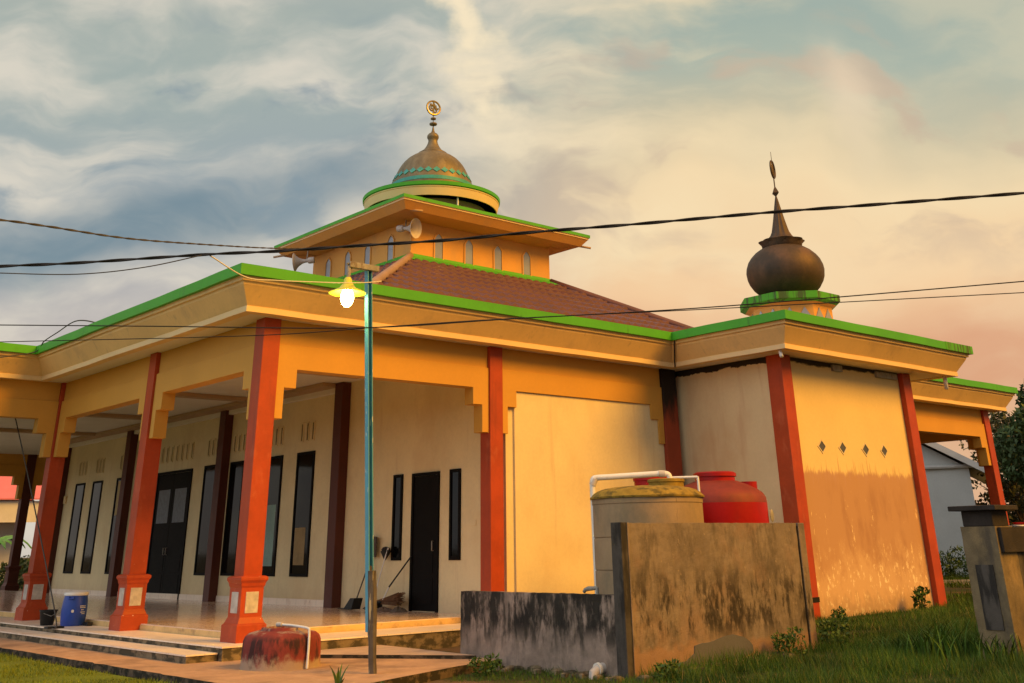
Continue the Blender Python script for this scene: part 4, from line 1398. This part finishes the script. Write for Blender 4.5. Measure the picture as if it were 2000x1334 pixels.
# ------------------------------------------------------------------ barrel, bucket and base
BX, BY = -0.17, 5.95
bt = thing('plastic_drum', (BX, BY, 0.47), 'blue plastic drum with a white lid on the veranda step', 'drum')
mb = MB()
mb.lathe([(0.185, 0.472), (0.20, 0.49), (0.212, 0.62), (0.215, 0.74), (0.205, 0.86), (0.19, 0.94), (0.188, 0.965), (0.0, 0.967)], BX, BY, 40)
mb.build('body', m_blue, bt, smooth='auto')
MB().lathe([(0.197, 0.945), (0.205, 0.955), (0.205, 0.985), (0.195, 0.998), (0.12, 1.012), (0.05, 1.02), (0.0, 1.02)], BX, BY, 40).build('lid', m_white, bt, smooth='auto')
view = Vector((-0.35, -0.94, 0)).normalized()
side = Vector((view.y * -1, view.x, 0))


def on_drum(ang, z, r=0.216):
    a = math.atan2(view.y, view.x) + ang
    return Vector((BX + r * math.cos(a), BY + r * math.sin(a), z))


mb = MB()
MB().tube([on_drum(-0.55, 0.93, 0.20), on_drum(-0.55, 0.90, 0.225), on_drum(-0.15, 0.90, 0.225), on_drum(-0.15, 0.93, 0.20)], 0.012, 8).build('handle', m_blue, bt, smooth='auto')
# printed mark and lines of small lettering
for k in range(14):
    a = 2 * PI * k / 14
    b = 2 * PI * (k + 1) / 14
    p = [on_drum(-0.12 + 0.11 * math.cos(a), 0.705 + 0.024 * math.sin(a), 0.2165), on_drum(-0.12 + 0.11 * math.cos(b), 0.705 + 0.024 * math.sin(b), 0.2165), on_drum(-0.12, 0.705, 0.217)]
    mb.add(p, [(0, 1, 2)])
for z, a0, a1 in ((0.775, 0.42, 0.95), (0.75, 0.45, 0.95), (0.715, 0.55, 0.80), (0.68, 0.50, 0.92), (0.655, 0.62, 0.9)):
    a = a0
    while a < a1:
        w = random.uniform(0.03, 0.07)
        mb.add([on_drum(a, z, 0.2175), on_drum(a + w, z, 0.2175), on_drum(a + w, z + 0.013, 0.2175), on_drum(a, z + 0.013, 0.2175)], [(0, 1, 2, 3)])
        a += w + 0.02
mb.build('print', m_white, bt)
kx, ky = -0.42, 6.50
bk = thing('bucket', (kx, ky, 0.47), 'black bucket left of the blue drum', 'bucket')
MB().lathe([(0.0, 0.475), (0.10, 0.472), (0.108, 0.48), (0.145, 0.69), (0.155, 0.70), (0.155, 0.715), (0.14, 0.715), (0.132, 0.69), (0.098, 0.49), (0, 0.488)], kx, ky, 32).build('body', m_bucket, bk, smooth='auto')
MB().tube([(kx - 0.15, ky, 0.70), (kx - 0.10, ky - 0.10, 0.66), (kx, ky - 0.16, 0.62), (kx + 0.1, ky - 0.12, 0.66), (kx + 0.15, ky, 0.70)], 0.005, 6).build('handle', m_greypole, bk)
tag(MB().box(-0.78, -0.50, 5.40, 5.60, 0.468, 0.50).build('base_plate', m_bucket, bevel=0.01), 'flat black base under the slanting dark line', 'base')
tag(MB().box(-0.06, 0.04, 5.55, 5.75, 0.47, 0.53).build('brick', m_bucket, bevel=0.01), 'small dark block on the step right of the blue drum', 'block')

# ------------------------------------------------------------------ cleaning things against the hall wall
ds = thing('dustpan', (4.55, 4.15, 0.56), 'black dustpan on a long dark handle leaning by the maroon pilaster', 'dustpan')
mb = MB()
mb.extrude([(4.40, 4.58, 0.57), (4.50, 4.58, 0.57), (4.55, 4.05, 0.57), (4.30, 4.05, 0.57)], (0, 0, 0.012))
mb.extrude([(4.55, 4.30, 0.57), (4.55, 4.02, 0.57), (4.58, 3.98, 0.76), (4.58, 4.12, 0.76)], (-0.2, 0.0, 0.0))
mb.build('pan', m_bucket, ds)
MB().tube([(4.5, 4.08, 0.74), (4.70, 3.90, 1.52)], 0.013, 8).build('handle', m_greyhead, ds)
gb = thing('push_broom', (4.62, 3.93, 0.57), 'upside down broom with a square grey bristle head beside the pilaster', 'broom')
mb = MB().extrude([(4.70, 4.09, 1.50), (4.70, 3.74, 1.46), (4.72, 3.76, 1.82), (4.72, 4.08, 1.84)], (-0.05, 0, 0))
mb.build('head', m_greyhead, gb, bevel=0.01)
MB().tube([(4.62, 3.9, 0.57), (4.69, 3.92, 1.6)], 0.011, 8).build('stick', m_white, gb)
bb = thing('floor_brush', (4.6, 3.5, 0.57), 'black bristle brush head up on a white stick beside the blue post', 'brush')
mb = MB()
for k in range(60):
    a = random.uniform(-0.9, 0.9)
    b0 = Vector((4.70, 3.46, 1.42))
    tip = b0 + Vector((random.uniform(-0.05, 0.02), -0.16 * math.sin(a) - 0.04, 0.22 * math.cos(a)))
    mb.tube([b0, tip], [0.022, 0.012], 5)
mb.build('bristles', m_bucket, bb)
MB().tube([(4.55, 3.66, 0.57), (4.67, 3.42, 1.44), (4.66, 3.30, 1.62)], 0.013, 8).build('stick', m_white, bb)
mp_ = thing('mop', (4.5, 3.1, 0.57), 'mop with a black and white stick leaning left of the side door', 'mop')
MB().tube([(4.48, 3.17, 0.74), (4.53, 3.05, 0.96)], 0.014, 8).build('lower_stick', m_white, mp_)
MB().tube([(4.53, 3.05, 0.96), (4.74, 2.66, 1.47)], 0.015, 8).build('upper_stick', m_bucket, mp_)
mb = MB()
for k in range(70):
    b0 = Vector((4.48, 3.20, 0.72))
    tip = Vector((random.uniform(4.35, 4.6), 3.3 + random.uniform(0.0, 0.35), random.uniform(0.57, 0.62)))
    mb.tube([b0, b0.lerp(tip, 0.5) + Vector((0, 0, 0.04)), tip], [0.012, 0.012, 0.008], 5)
mb.build('head', m_bucket, mp_)
cbm = thing('coir_broom', (4.5, 3.1, 0.6), 'brown coconut fibre broom lying across the mop head', 'broom')
mb = MB()
for k in range(160):
    b0 = Vector((4.52, 3.5, 0.69))
    tip = Vector((random.uniform(4.42, 4.62), 2.62 + random.uniform(0, 0.12), random.uniform(0.66, 0.88)))
    mb.tube([b0 + Vector((random.uniform(-.03, .03), 0, random.uniform(-.02, .02))), tip], [0.007, 0.004], 4)
mb.build('fibres', m_straw, cbm)
MB().tube([(4.52, 3.42, 0.69), (4.53, 3.75, 0.63)], 0.016, 8).build('handle', m_teak, cbm)
for (rx, ry, sx, sy, sz, mat_, lab) in ((4.38, 3.0, 0.16, 0.2, 0.07, m_rag, 'crumpled brown floor cloth beside the mop'), (4.45, 2.62, 0.14, 0.17, 0.08, m_greyhead, 'heaped grey floor cloth left of the side door')):
    bpy_me = MB()
    N1, N2 = 24, 10
    vs, fs = [], []
    for i in range(N2 + 1):
        t = i / N2
        for j in range(N1):
            a = 2 * PI * j / N1
            r = t * (1 + 0.18 * math.sin(3 * a + rx) + 0.1 * math.sin(7 * a))
            h = sz * (1 - t ** 2) * (1 + 0.5 * math.sin(5 * a + 8 * t)) * 0.8
            vs.append((rx + sx * r * math.cos(a), ry + sy * r * math.sin(a), 0.562 + h))
    for i in range(N2):
        for j in range(N1):
            k = (j + 1) % N1
            fs.append((i * N1 + j, i * N1 + k, (i + 1) * N1 + k, (i + 1) * N1 + j))
    bpy_me.add(vs, fs)
    tag(bpy_me.build('floor_cloth', mat_, smooth=True), lab, 'cloth')

# ------------------------------------------------------------------ gate pillar and boundary wall
gp = thing('gate_pillar', (5.6, -8.2, 0.28), 'weathered concrete gate pillar with a black flat cap', 'pillar')
mb = MB()
mb.box(5.36, 5.80, -8.42, -7.98, 0.0, 1.73)
rough(mb.build('shaft', m_gate, gp), 5)
mb = MB()
mb.box(5.346, 5.37, -8.31, -8.09, 0.62, 1.31)
mb.build('sunk_panel', m_concdark, gp)
mb = MB()
mb.box(5.385, 5.775, -8.395, -8.005, 1.73, 1.905)
mb.box(5.27, 5.86, -8.51, -7.90, 1.905, 1.962)
mb.build('cap', m_cap, gp, bevel=0.01)
sp_ = MB().box(5.80, 5.93, -8.30, -8.12, 0.0, 1.90).build('side_post', m_gate, gp, bevel=0.01)
MB().box(5.76, 6.06, -8.36, -8.06, 1.90, 1.945).build('side_cap', m_cap, sp_, bevel=0.01)
bw = thing('boundary_wall', (7.4, -8.3, 0.3), 'dark mouldy boundary wall with a thick coping right of the gate pillar', 'wall')
MB().box(5.82, 9.4, -8.40, -8.24, 0.0, 1.44).build('panel', m_concdark, bw, bevel=0.01)
MB().box(5.40, 9.4, -8.47, -8.425, 1.44, 1.716).build('coping', m_cap, bw, bevel=0.008)
MB().box(5.805, 9.4, -8.42, -8.2, 1.45, 1.714).build('coping', m_cap, bw, bevel=0.008)
bs = thing('plastic_basin', (6.4, -8.3, 1.716), 'small red plastic basin with a white rim on the boundary wall', 'basin')
MB().lathe([(0.09, 1.718), (0.13, 1.76), (0.135, 1.775), (0.0, 1.776)], 6.38, -8.3, 28).build('bowl', m_red, bs, smooth='auto')
MB().lathe([(0.08, 1.718), (0.10, 1.727), (0.10, 1.742), (0.0, 1.744)], 6.17, -8.3, 28).build('rim', m_white, bs, smooth='auto')

# ------------------------------------------------------------------ houses
def local(o, rx):
    r = Vector((rx[0], rx[1], 0)).normalized()
    b = Vector((-r.y, r.x, 0))
    return lambda u, v, z: tuple(Vector(o) + r * u + b * v + Vector((0, 0, z)))


hs = thing('house', (31, 7.2, 0.34), 'pale blue grey house with a low gable behind the orange side columns', 'house')
Lh = local((31.0, 7.2, 0.0), (0.47, -0.88))
mb = MB()
mb.extrude([Lh(-6, 0, 0.3), Lh(1.9, 0, 0.3), Lh(1.9, 0, 3.95), Lh(-2.05, 0, 6.25), Lh(-6, 0, 3.95)], Vector(Lh(0, 9, 0)) - Vector(Lh(0, 0, 0)))
mb.build('wall', m_house, hs)
mb = MB()
for s in (1, -1):
    a = -2.05
    e_ = a + s * 4.75
    mb.extrude([Lh(a, -0.5, 6.42), Lh(e_, -0.5, 3.70), Lh(e_, -0.5, 3.78), Lh(a, -0.5, 6.50)], Vector(Lh(0, 10, 0)) - Vector(Lh(0, 0, 0)))
mb.build('roof', m_houseroof, hs)
mb = MB()
for s in (1, -1):
    a = -2.05
    e_ = a + s * 4.8
    mb.extrude([Lh(a, -0.55, 6.28), Lh(e_, -0.55, 3.55), Lh(e_, -0.55, 3.80), Lh(a, -0.55, 6.53)], Vector(Lh(0, 0.04, 0)) - Vector(Lh(0, 0, 0)))
mb.build('barge_board', m_housew, hs)
MB().tube([Lh(-6, -0.08, 4.02), Lh(2.4, -0.08, 4.02)], 0.07, 8).build('gutter', m_housew, hs)
hw = MB()
hw.extrude([Lh(1.93, 1.2, 1.7), Lh(1.93, 2.3, 1.7), Lh(1.93, 2.3, 2.9), Lh(1.93, 1.2, 2.9)], Vector(Lh(0.04, 0, 0)) - Vector(Lh(0, 0, 0)))
wn = hw.build('window', m_trim, hs)
MB().extrude([Lh(1.965, 1.32, 1.82), Lh(1.965, 2.18, 1.82), Lh(1.965, 2.18, 2.78), Lh(1.965, 1.32, 2.78)], Vector(Lh(0.01, 0, 0)) - Vector(Lh(0, 0, 0))).build('pane', m_glass, wn)

ph = thing('house', (9.5, 45, 0.34), 'whitish house with a bright pink roof beyond the far end of the veranda', 'house')
Lp = local((9.2, 42.3, 0.0), (0.957, -0.29))
mb = MB()
mb.extrude([Lp(-7, 0, 0.3), Lp(1.2, 0, 0.3), Lp(1.2, 0, 3.9), Lp(-2.9, 0, 6.6), Lp(-7, 0, 3.9)], Vector(Lp(0, 8, 0)) - Vector(Lp(0, 0, 0)))
mb.build('wall', m_housew, ph)
mb = MB()
for s in (1, -1):
    e_ = -2.9 + s * 4.9
    mb.extrude([Lp(-2.9, -0.4, 6.75), Lp(e_, -0.4, 3.52), Lp(e_, -0.4, 3.62), Lp(-2.9, -0.4, 6.85)], Vector(Lp(0, 9, 0)) - Vector(Lp(0, 0, 0)))
mb.build('roof', m_pinkroof, ph)
mb = MB()
mb.extrude([Lp(-7.5, -2.2, 3.95), Lp(4.2, -2.2, 3.95), Lp(4.2, -0.02, 6.2), Lp(-7.5, -0.02, 6.2)], (0, 0, 0.06))
mb.build('porch_roof', m_pinkroof, ph)
MB().extrude([Lp(-7, -2.0, 3.0), Lp(4.0, -2.0, 3.0), Lp(4.0, -2.0, 3.9), Lp(-7, -2.0, 3.9)], Vector(Lp(0, 0.1, 0)) - Vector(Lp(0, 0, 0))).build('porch_beam', m_housew, ph)

# ------------------------------------------------------------------ trees and plants
def leaf_cloud(mb, blobs, count, size, seed, aspect=0.55, droop=0.3):
    rg = np.random.default_rng(seed)
    w = np.array([b[3] ** 2 for b in blobs])
    w = w / w.sum()
    idx = rg.choice(len(blobs), count, p=w)
    B = np.array(blobs)
    d = rg.normal(size=(count, 3))
    d /= np.linalg.norm(d, axis=1)[:, None]
    rad = rg.uniform(0.45, 1.08, count) ** 0.6
    c = B[idx, :3] + d * (B[idx, 3] * rad)[:, None] * np.array([1, 1, 0.8])
    a = rg.normal(size=(count, 3)) + d * 0.6
    a[:, 2] -= droop
    a /= np.linalg.norm(a, axis=1)[:, None]
    b = np.cross(a, rg.normal(size=(count, 3)))
    b /= np.linalg.norm(b, axis=1)[:, None]
    s = size * rg.uniform(0.6, 1.4, count)
    L = a * s[:, None]
    Wd = b * (s * aspect * 0.5)[:, None]
    p0, p1, p2, p3 = c - L * 0.5, c + Wd - L * 0.05, c + L * 0.5, c - Wd - L * 0.05
    V = np.stack([p0, p1, p2, p3], 1).reshape(-1, 3)
    k = len(mb.v)
    mb.v += [tuple(p) for p in V.tolist()]
    mb.f += [(k + 4 * i, k + 4 * i + 1, k + 4 * i + 2, k + 4 * i + 3) for i in range(count)]
    mb.m += [0] * count


def tree(x, y, h, R, label, mat, count, size, seed, trunk=0.16, low=0.25, spread=1.0):
    rg = random.Random(seed)
    z0 = 0.34
    t = thing('tree', (x, y, z0), label, 'tree', 'trees behind the mosque')
    tb = MB()
    tp = [Vector((x, y, 0.1)), Vector((x + 0.1 * R * rg.uniform(-1, 1), y, z0 + h * 0.3)), Vector((x + 0.15 * R * rg.uniform(-1, 1), y, z0 + h * 0.62)), Vector((x, y, z0 + h * 0.9))]
    tb.tube(dense(tp, 4), [trunk * (1 - 0.85 * i / 12) for i in range(13)], 8)
    blobs = []
    nb_ = 26
    for i in range(nb_):
        f = low + (1 - low) * (i + 0.5) / nb_
        a = i * 2.4 + rg.uniform(-0.4, 0.4)
        env = math.sin(PI * min(1, (f - low * 0.7) / (1.06 - low * 0.7))) ** 0.6
        rr_ = R * spread * env * rg.uniform(0.45, 0.95)
        c = Vector((x + rr_ * math.cos(a), y + rr_ * math.sin(a), z0 + h * f))
        br = R * rg.uniform(0.20, 0.36)
        blobs.append((c.x, c.y, c.z, br))
        s0 = Vector((x, y, z0 + h * max(0.12, f - 0.22)))
        tb.tube([s0, s0.lerp(c, 0.55) + Vector((0, 0, 0.12)), c], [trunk * 0.38, trunk * 0.24, trunk * 0.08], 5)
    tb.build('trunk', m_bark, t, smooth=True)
    cm = MB()
    leaf_cloud(cm, blobs, count, size, seed)
    cm.build('crown', mat, t)
    return t


tree(32.6, 1.9, 6.4, 2.7, 'tall dense dark tree at the right edge behind the last orange column', m_leafA, 17000, 0.22, 11)
tree(35.4, 5.6, 5.6, 1.7, 'smaller olive tree with open feathery top beside the dense dark tree', m_leafB, 5200, 0.18, 12, trunk=0.1)
tree(46.5, 11.2, 6.6, 2.0, 'sparse tree peeping above the roof of the blue grey house', m_leafB, 1500, 0.22, 13, trunk=0.12, low=0.45)

hd = MB()
blobs = []
for i in range(46):
    u = i / 45
    blobs.append((27.2 + 4.6 * u + random.uniform(-.3, .3), 6.2 - 8.2 * u + random.uniform(-.3, .3), 0.55 + random.uniform(0, 0.45), 0.55))
leaf_cloud(hd, blobs, 9000, 0.16, 5, 0.25, -0.6)
tag(hd.build('hedge', m_hedge), 'low bushy green hedge in front of the blue grey house', 'hedge')

kb = thing('low_kerb', (26, 1.2, 0.3), 'short pale concrete kerb on the grass beyond the niche', 'kerb')
MB().extrude([(24.6, 4.0, 0.30), (29.5, -3.0, 0.30), (29.62, -2.92, 0.30), (24.72, 4.08, 0.30)], (0, 0, 0.17)).build('kerb_stone', m_panel, kb)

def banana(x, y, h, label, seed, n=11):
    rg = random.Random(seed)
    t = thing('banana_plant', (x, y, 0.34), label, 'plant')
    MB().tube([(x, y, 0.2), (x, y, 0.34 + h * 0.5)], [0.12, 0.08], 8).build('stem', m_hedge, t)
    mb = MB()
    for i in range(n):
        a = i * 2.4 + rg.uniform(-.3, .3)
        d = Vector((math.cos(a), math.sin(a), 0))
        s = Vector((-d.y, d.x, 0))
        L = h * rg.uniform(0.5, 0.75)
        vs = []
        for k in range(9):
            u = k / 8
            c = Vector((x, y, 0.34 + h * 0.45)) + d * (L * 0.75 * u) + Vector((0, 0, L * (0.95 * u - 0.9 * u * u)))
            w = 0.20 * math.sin(PI * (0.08 + 0.92 * u) ** 0.8)
            vs += [tuple(c - s * w + Vector((0, 0, -0.05))), tuple(c), tuple(c + s * w + Vector((0, 0, -0.05)))]
        fs = []
        for k in range(8):
            for j in (0, 1):
                q_ = k * 3 + j
                fs.append((q_, q_ + 1, q_ + 4, q_ + 3))
        mb.add(vs, fs)
    mb.build('leaves', m_palm, t)
    return t


banana(6.25, 32.8, 3.2, 'bright green banana plant seen through the far left arch', 3)
hd = MB()
leaf_cloud(hd, [(5.4 + 0.5 * i, 33.3 + random.uniform(-.4, .4), 0.9 + random.uniform(-.2, .3), 0.7) for i in range(9)], 2600, 0.2, 8, 0.4, 0.0)
tag(hd.build('shrub', m_leafA), 'dark shrub under the bright banana plant at far left', 'shrub')

def weed(x, y, h, label, seed, n=16, mat=None, wide=0.03):
    """broad-bladed tuft"""
    rg = random.Random(seed)
    z0 = gz(x, y)
    if -1.8 < x < 1.9 and y > -4.2:
        z0 = 0.3
    mb = MB()
    for i in range(n):
        a = rg.uniform(0, 2 * PI)
        d = Vector((math.cos(a), math.sin(a), 0))
        s = Vector((-d.y, d.x, 0))
        L = h * rg.uniform(0.6, 1.1)
        lean = rg.uniform(0.15, 0.6)
        vs = []
        ox, oy = (rg.gauss(0, .16), rg.gauss(0, .16)) if n > 40 else (0, 0)
        for k in range(6):
            u = k / 5
            c = Vector((x + ox, y + oy, z0 - 0.02)) + d * (L * lean * u * u) + Vector((0, 0, L * (u - 0.25 * u * u)))
            w = wide * (1 - u) ** 0.7 + 0.002
            vs += [tuple(c - s * w), tuple(c + s * w)]
        mb.add(vs, [(2 * k, 2 * k + 1, 2 * k + 3, 2 * k + 2) for k in range(5)])
    o = mb.build('weed', mat or m_weed)
    return tag(o, label, 'weed', 'weeds')


weed(-1.15, -4.3, 0.42, 'bright spiky weed in front of the red well', 1, 12, wide=0.022)
weed(-0.75, -4.45, 0.20, 'small leafy weed between the red well and the lamp post', 2, 14, wide=0.03)


def leafy_weed(x, y, h, R, label, seed, count, size):
    mb = MB()
    z = gz(x, y)
    leaf_cloud(mb, [(x, y, z + h * 0.35, R), (x + R * .4, y - R * .3, z + h * 0.7, R * .6), (x - R * .5, y + R * .2, z + h * 0.55, R * .6)], count, size, seed, 0.5, -0.2)
    rg = random.Random(seed)
    for i in range(8):
        a = rg.uniform(0, 2 * PI)
        mb.tube([(x, y, z - 0.02), (x + R * .7 * math.cos(a), y + R * .7 * math.sin(a), z + h * rg.uniform(.5, .95))], 0.006, 4)
    return tag(mb.build('weed', m_weed), label, 'weed', 'weeds')


leafy_weed(12.75, -2.95, 0.50, 0.16, 'leafy weed growing up against the peeling niche wall', 21, 130, 0.11)
leafy_weed(5.75, -5.70, 0.45, 0.20, 'dark leafy weed at the right foot of the tall tank wall', 22, 420, 0.055)
leafy_weed(9.95, -2.95, 0.2, 0.13, 'low weed at the foot of the taped orange column', 23, 160, 0.05)
weed(5.15, -7.55, 0.60, 'tall grassy weed left of the gate pillar', 24, 90, m_blade, 0.012)
weed(5.5, -6.9, 0.30, 'grassy weed between the tall wall and the gate pillar', 34, 80, m_blade, 0.012)
leafy_weed(2.1, -5.95, 0.20, 0.16, 'small weed at the left foot of the tall wall', 25, 220, 0.05)
leafy_weed(1.2, -3.85, 0.20, 0.20, 'low weed by the left end of the low mouldy wall', 26, 300, 0.05)
weed(5.1, -8.3, 0.45, 'tall grassy weed at the foot of the gate pillar front', 27, 90, m_blade, 0.011)
leafy_weed(4.6, -5.8, 0.36, 0.20, 'leafy weed in front of the grey patch on the tall wall', 28, 320, 0.055)
# rubble along the tall wall foot
mb = MB()
rg_ = random.Random(4)
for i in range(150):
    x = rg_.uniform(1.2, 4.6)
    y = -5.62 - abs(rg_.gauss(0, 0.10)) if x > 1.9 else rg_.uniform(-5.6, -2.6)
    if x < 1.9:
        x = 1.86 - abs(rg_.gauss(0, 0.08))
    s = rg_.uniform(0.02, 0.07)
    z = gz(x, y) + 0.01
    mb.frustum(x, y, [(s * 1.2, s, z - 0.03), (s * rg_.uniform(.8, 1.1), s * .9, z + s * .5), (s * .5, s * .45, z + s * .8)])
o = mb.build('rubble', m_riser)
o['kind'] = 'stuff'
o['label'] = 'broken mossy rubble along the foot of the tank walls'


def grass(name, mat, regions, seed, label):
    rg = np.random.default_rng(seed)
    V, n_tot = [], 0
    for (x0, x1, y0, y1, n, h0, h1, w, keep) in regions:
        x = rg.uniform(x0, x1, n)
        y = rg.uniform(y0, y1, n)
        k = keep(x, y)
        x, y = x[k], y[k]
        n = len(x)
        t = np.clip((x - 0.5) / 8.5, 0, 1)
        z = 0.2 + 0.14 * t * t * (3 - 2 * t) - 0.01
        if name == 'lawn_grass':
            z = np.full(n, 0.222)
        cl = 0.55 + 0.9 * (0.5 + 0.5 * np.sin(x * 1.9 + 1.3 * np.sin(y * 1.3)) * np.cos(y * 2.3 + x))
        h = rg.uniform(h0, h1, n) * cl * np.where(cl < 0.72, 0.45, 1.0)
        a = rg.uniform(0, 2 * PI, n)
        l = rg.uniform(0.1, 0.8, n) * h
        b = rg.uniform(0, 2 * PI, n)
        wx, wy = np.cos(b) * w, np.sin(b) * w
        p0 = np.stack([x - wx, y - wy, z], 1)
        p1 = np.stack([x + wx, y + wy, z], 1)
        p2 = np.stack([x + np.cos(a) * l, y + np.sin(a) * l, z + h], 1)
        V.append(np.stack([p0, p1, p2], 1).reshape(-1, 3))
        n_tot += n
    V = np.concatenate(V)
    me = bpy.data.meshes.new(name)
    me.from_pydata(V.tolist(), [], [(3 * i, 3 * i + 1, 3 * i + 2) for i in range(n_tot)])
    me.materials.append(mat)
    o = bpy.data.objects.new(name, me)
    COL.objects.link(o)
    o['kind'] = 'stuff'
    o['label'] = label
    return o


free = lambda x, y: ~((x > 9.4) & (x < 14.2) & (y > -2.75)) & ~((x > 1.86) & (x < 5.6) & (y > -5.6) & (y < -2.4)) & ~((x > 5.3) & (x < 9.4) & (y > -8.45) & (y < -7.95))
pav = lambda x, y: y < -3.35 - 0.42 * np.clip(1.9 - x, -9, 9) * (x < 1.9) + 0.0
grass('grass', m_blade, [
    (2.0, 9.0, -9.8, -5.5, 46000, 0.05, 0.20, 0.005, free),
    (5.4, 18.0, -7.5, -2.4, 60000, 0.04, 0.13, 0.006, free),
    (13.9, 31.0, -6.0, 6.0, 26000, 0.06, 0.22, 0.012, lambda x, y: free(x, y) & ~((x < 23) & (y > -0.1))),
    (-2.0, 2.2, -8.0, -3.3, 14000, 0.03, 0.10, 0.005, lambda x, y: pav(x, y)),
], 31, 'rough dark grass around the niche and the tank walls')
grass('dry_grass', m_dry, [
    (2.0, 9.0, -9.8, -5.5, 2200, 0.05, 0.18, 0.004, free),
    (5.4, 18.0, -7.5, -2.4, 3000, 0.04, 0.15, 0.005, free)], 33, 'dry straw blades scattered through the rough grass')
grass('lawn_grass', m_lawnblade, [(-6.0, -1.84, -5.0, 14.0, 60000, 0.02, 0.05, 0.006, lambda x, y: x < -1.0)], 32, 'short olive lawn grass beside the paving')

for o in SC.objects:
    if '_o' in o:
        del o['_o']
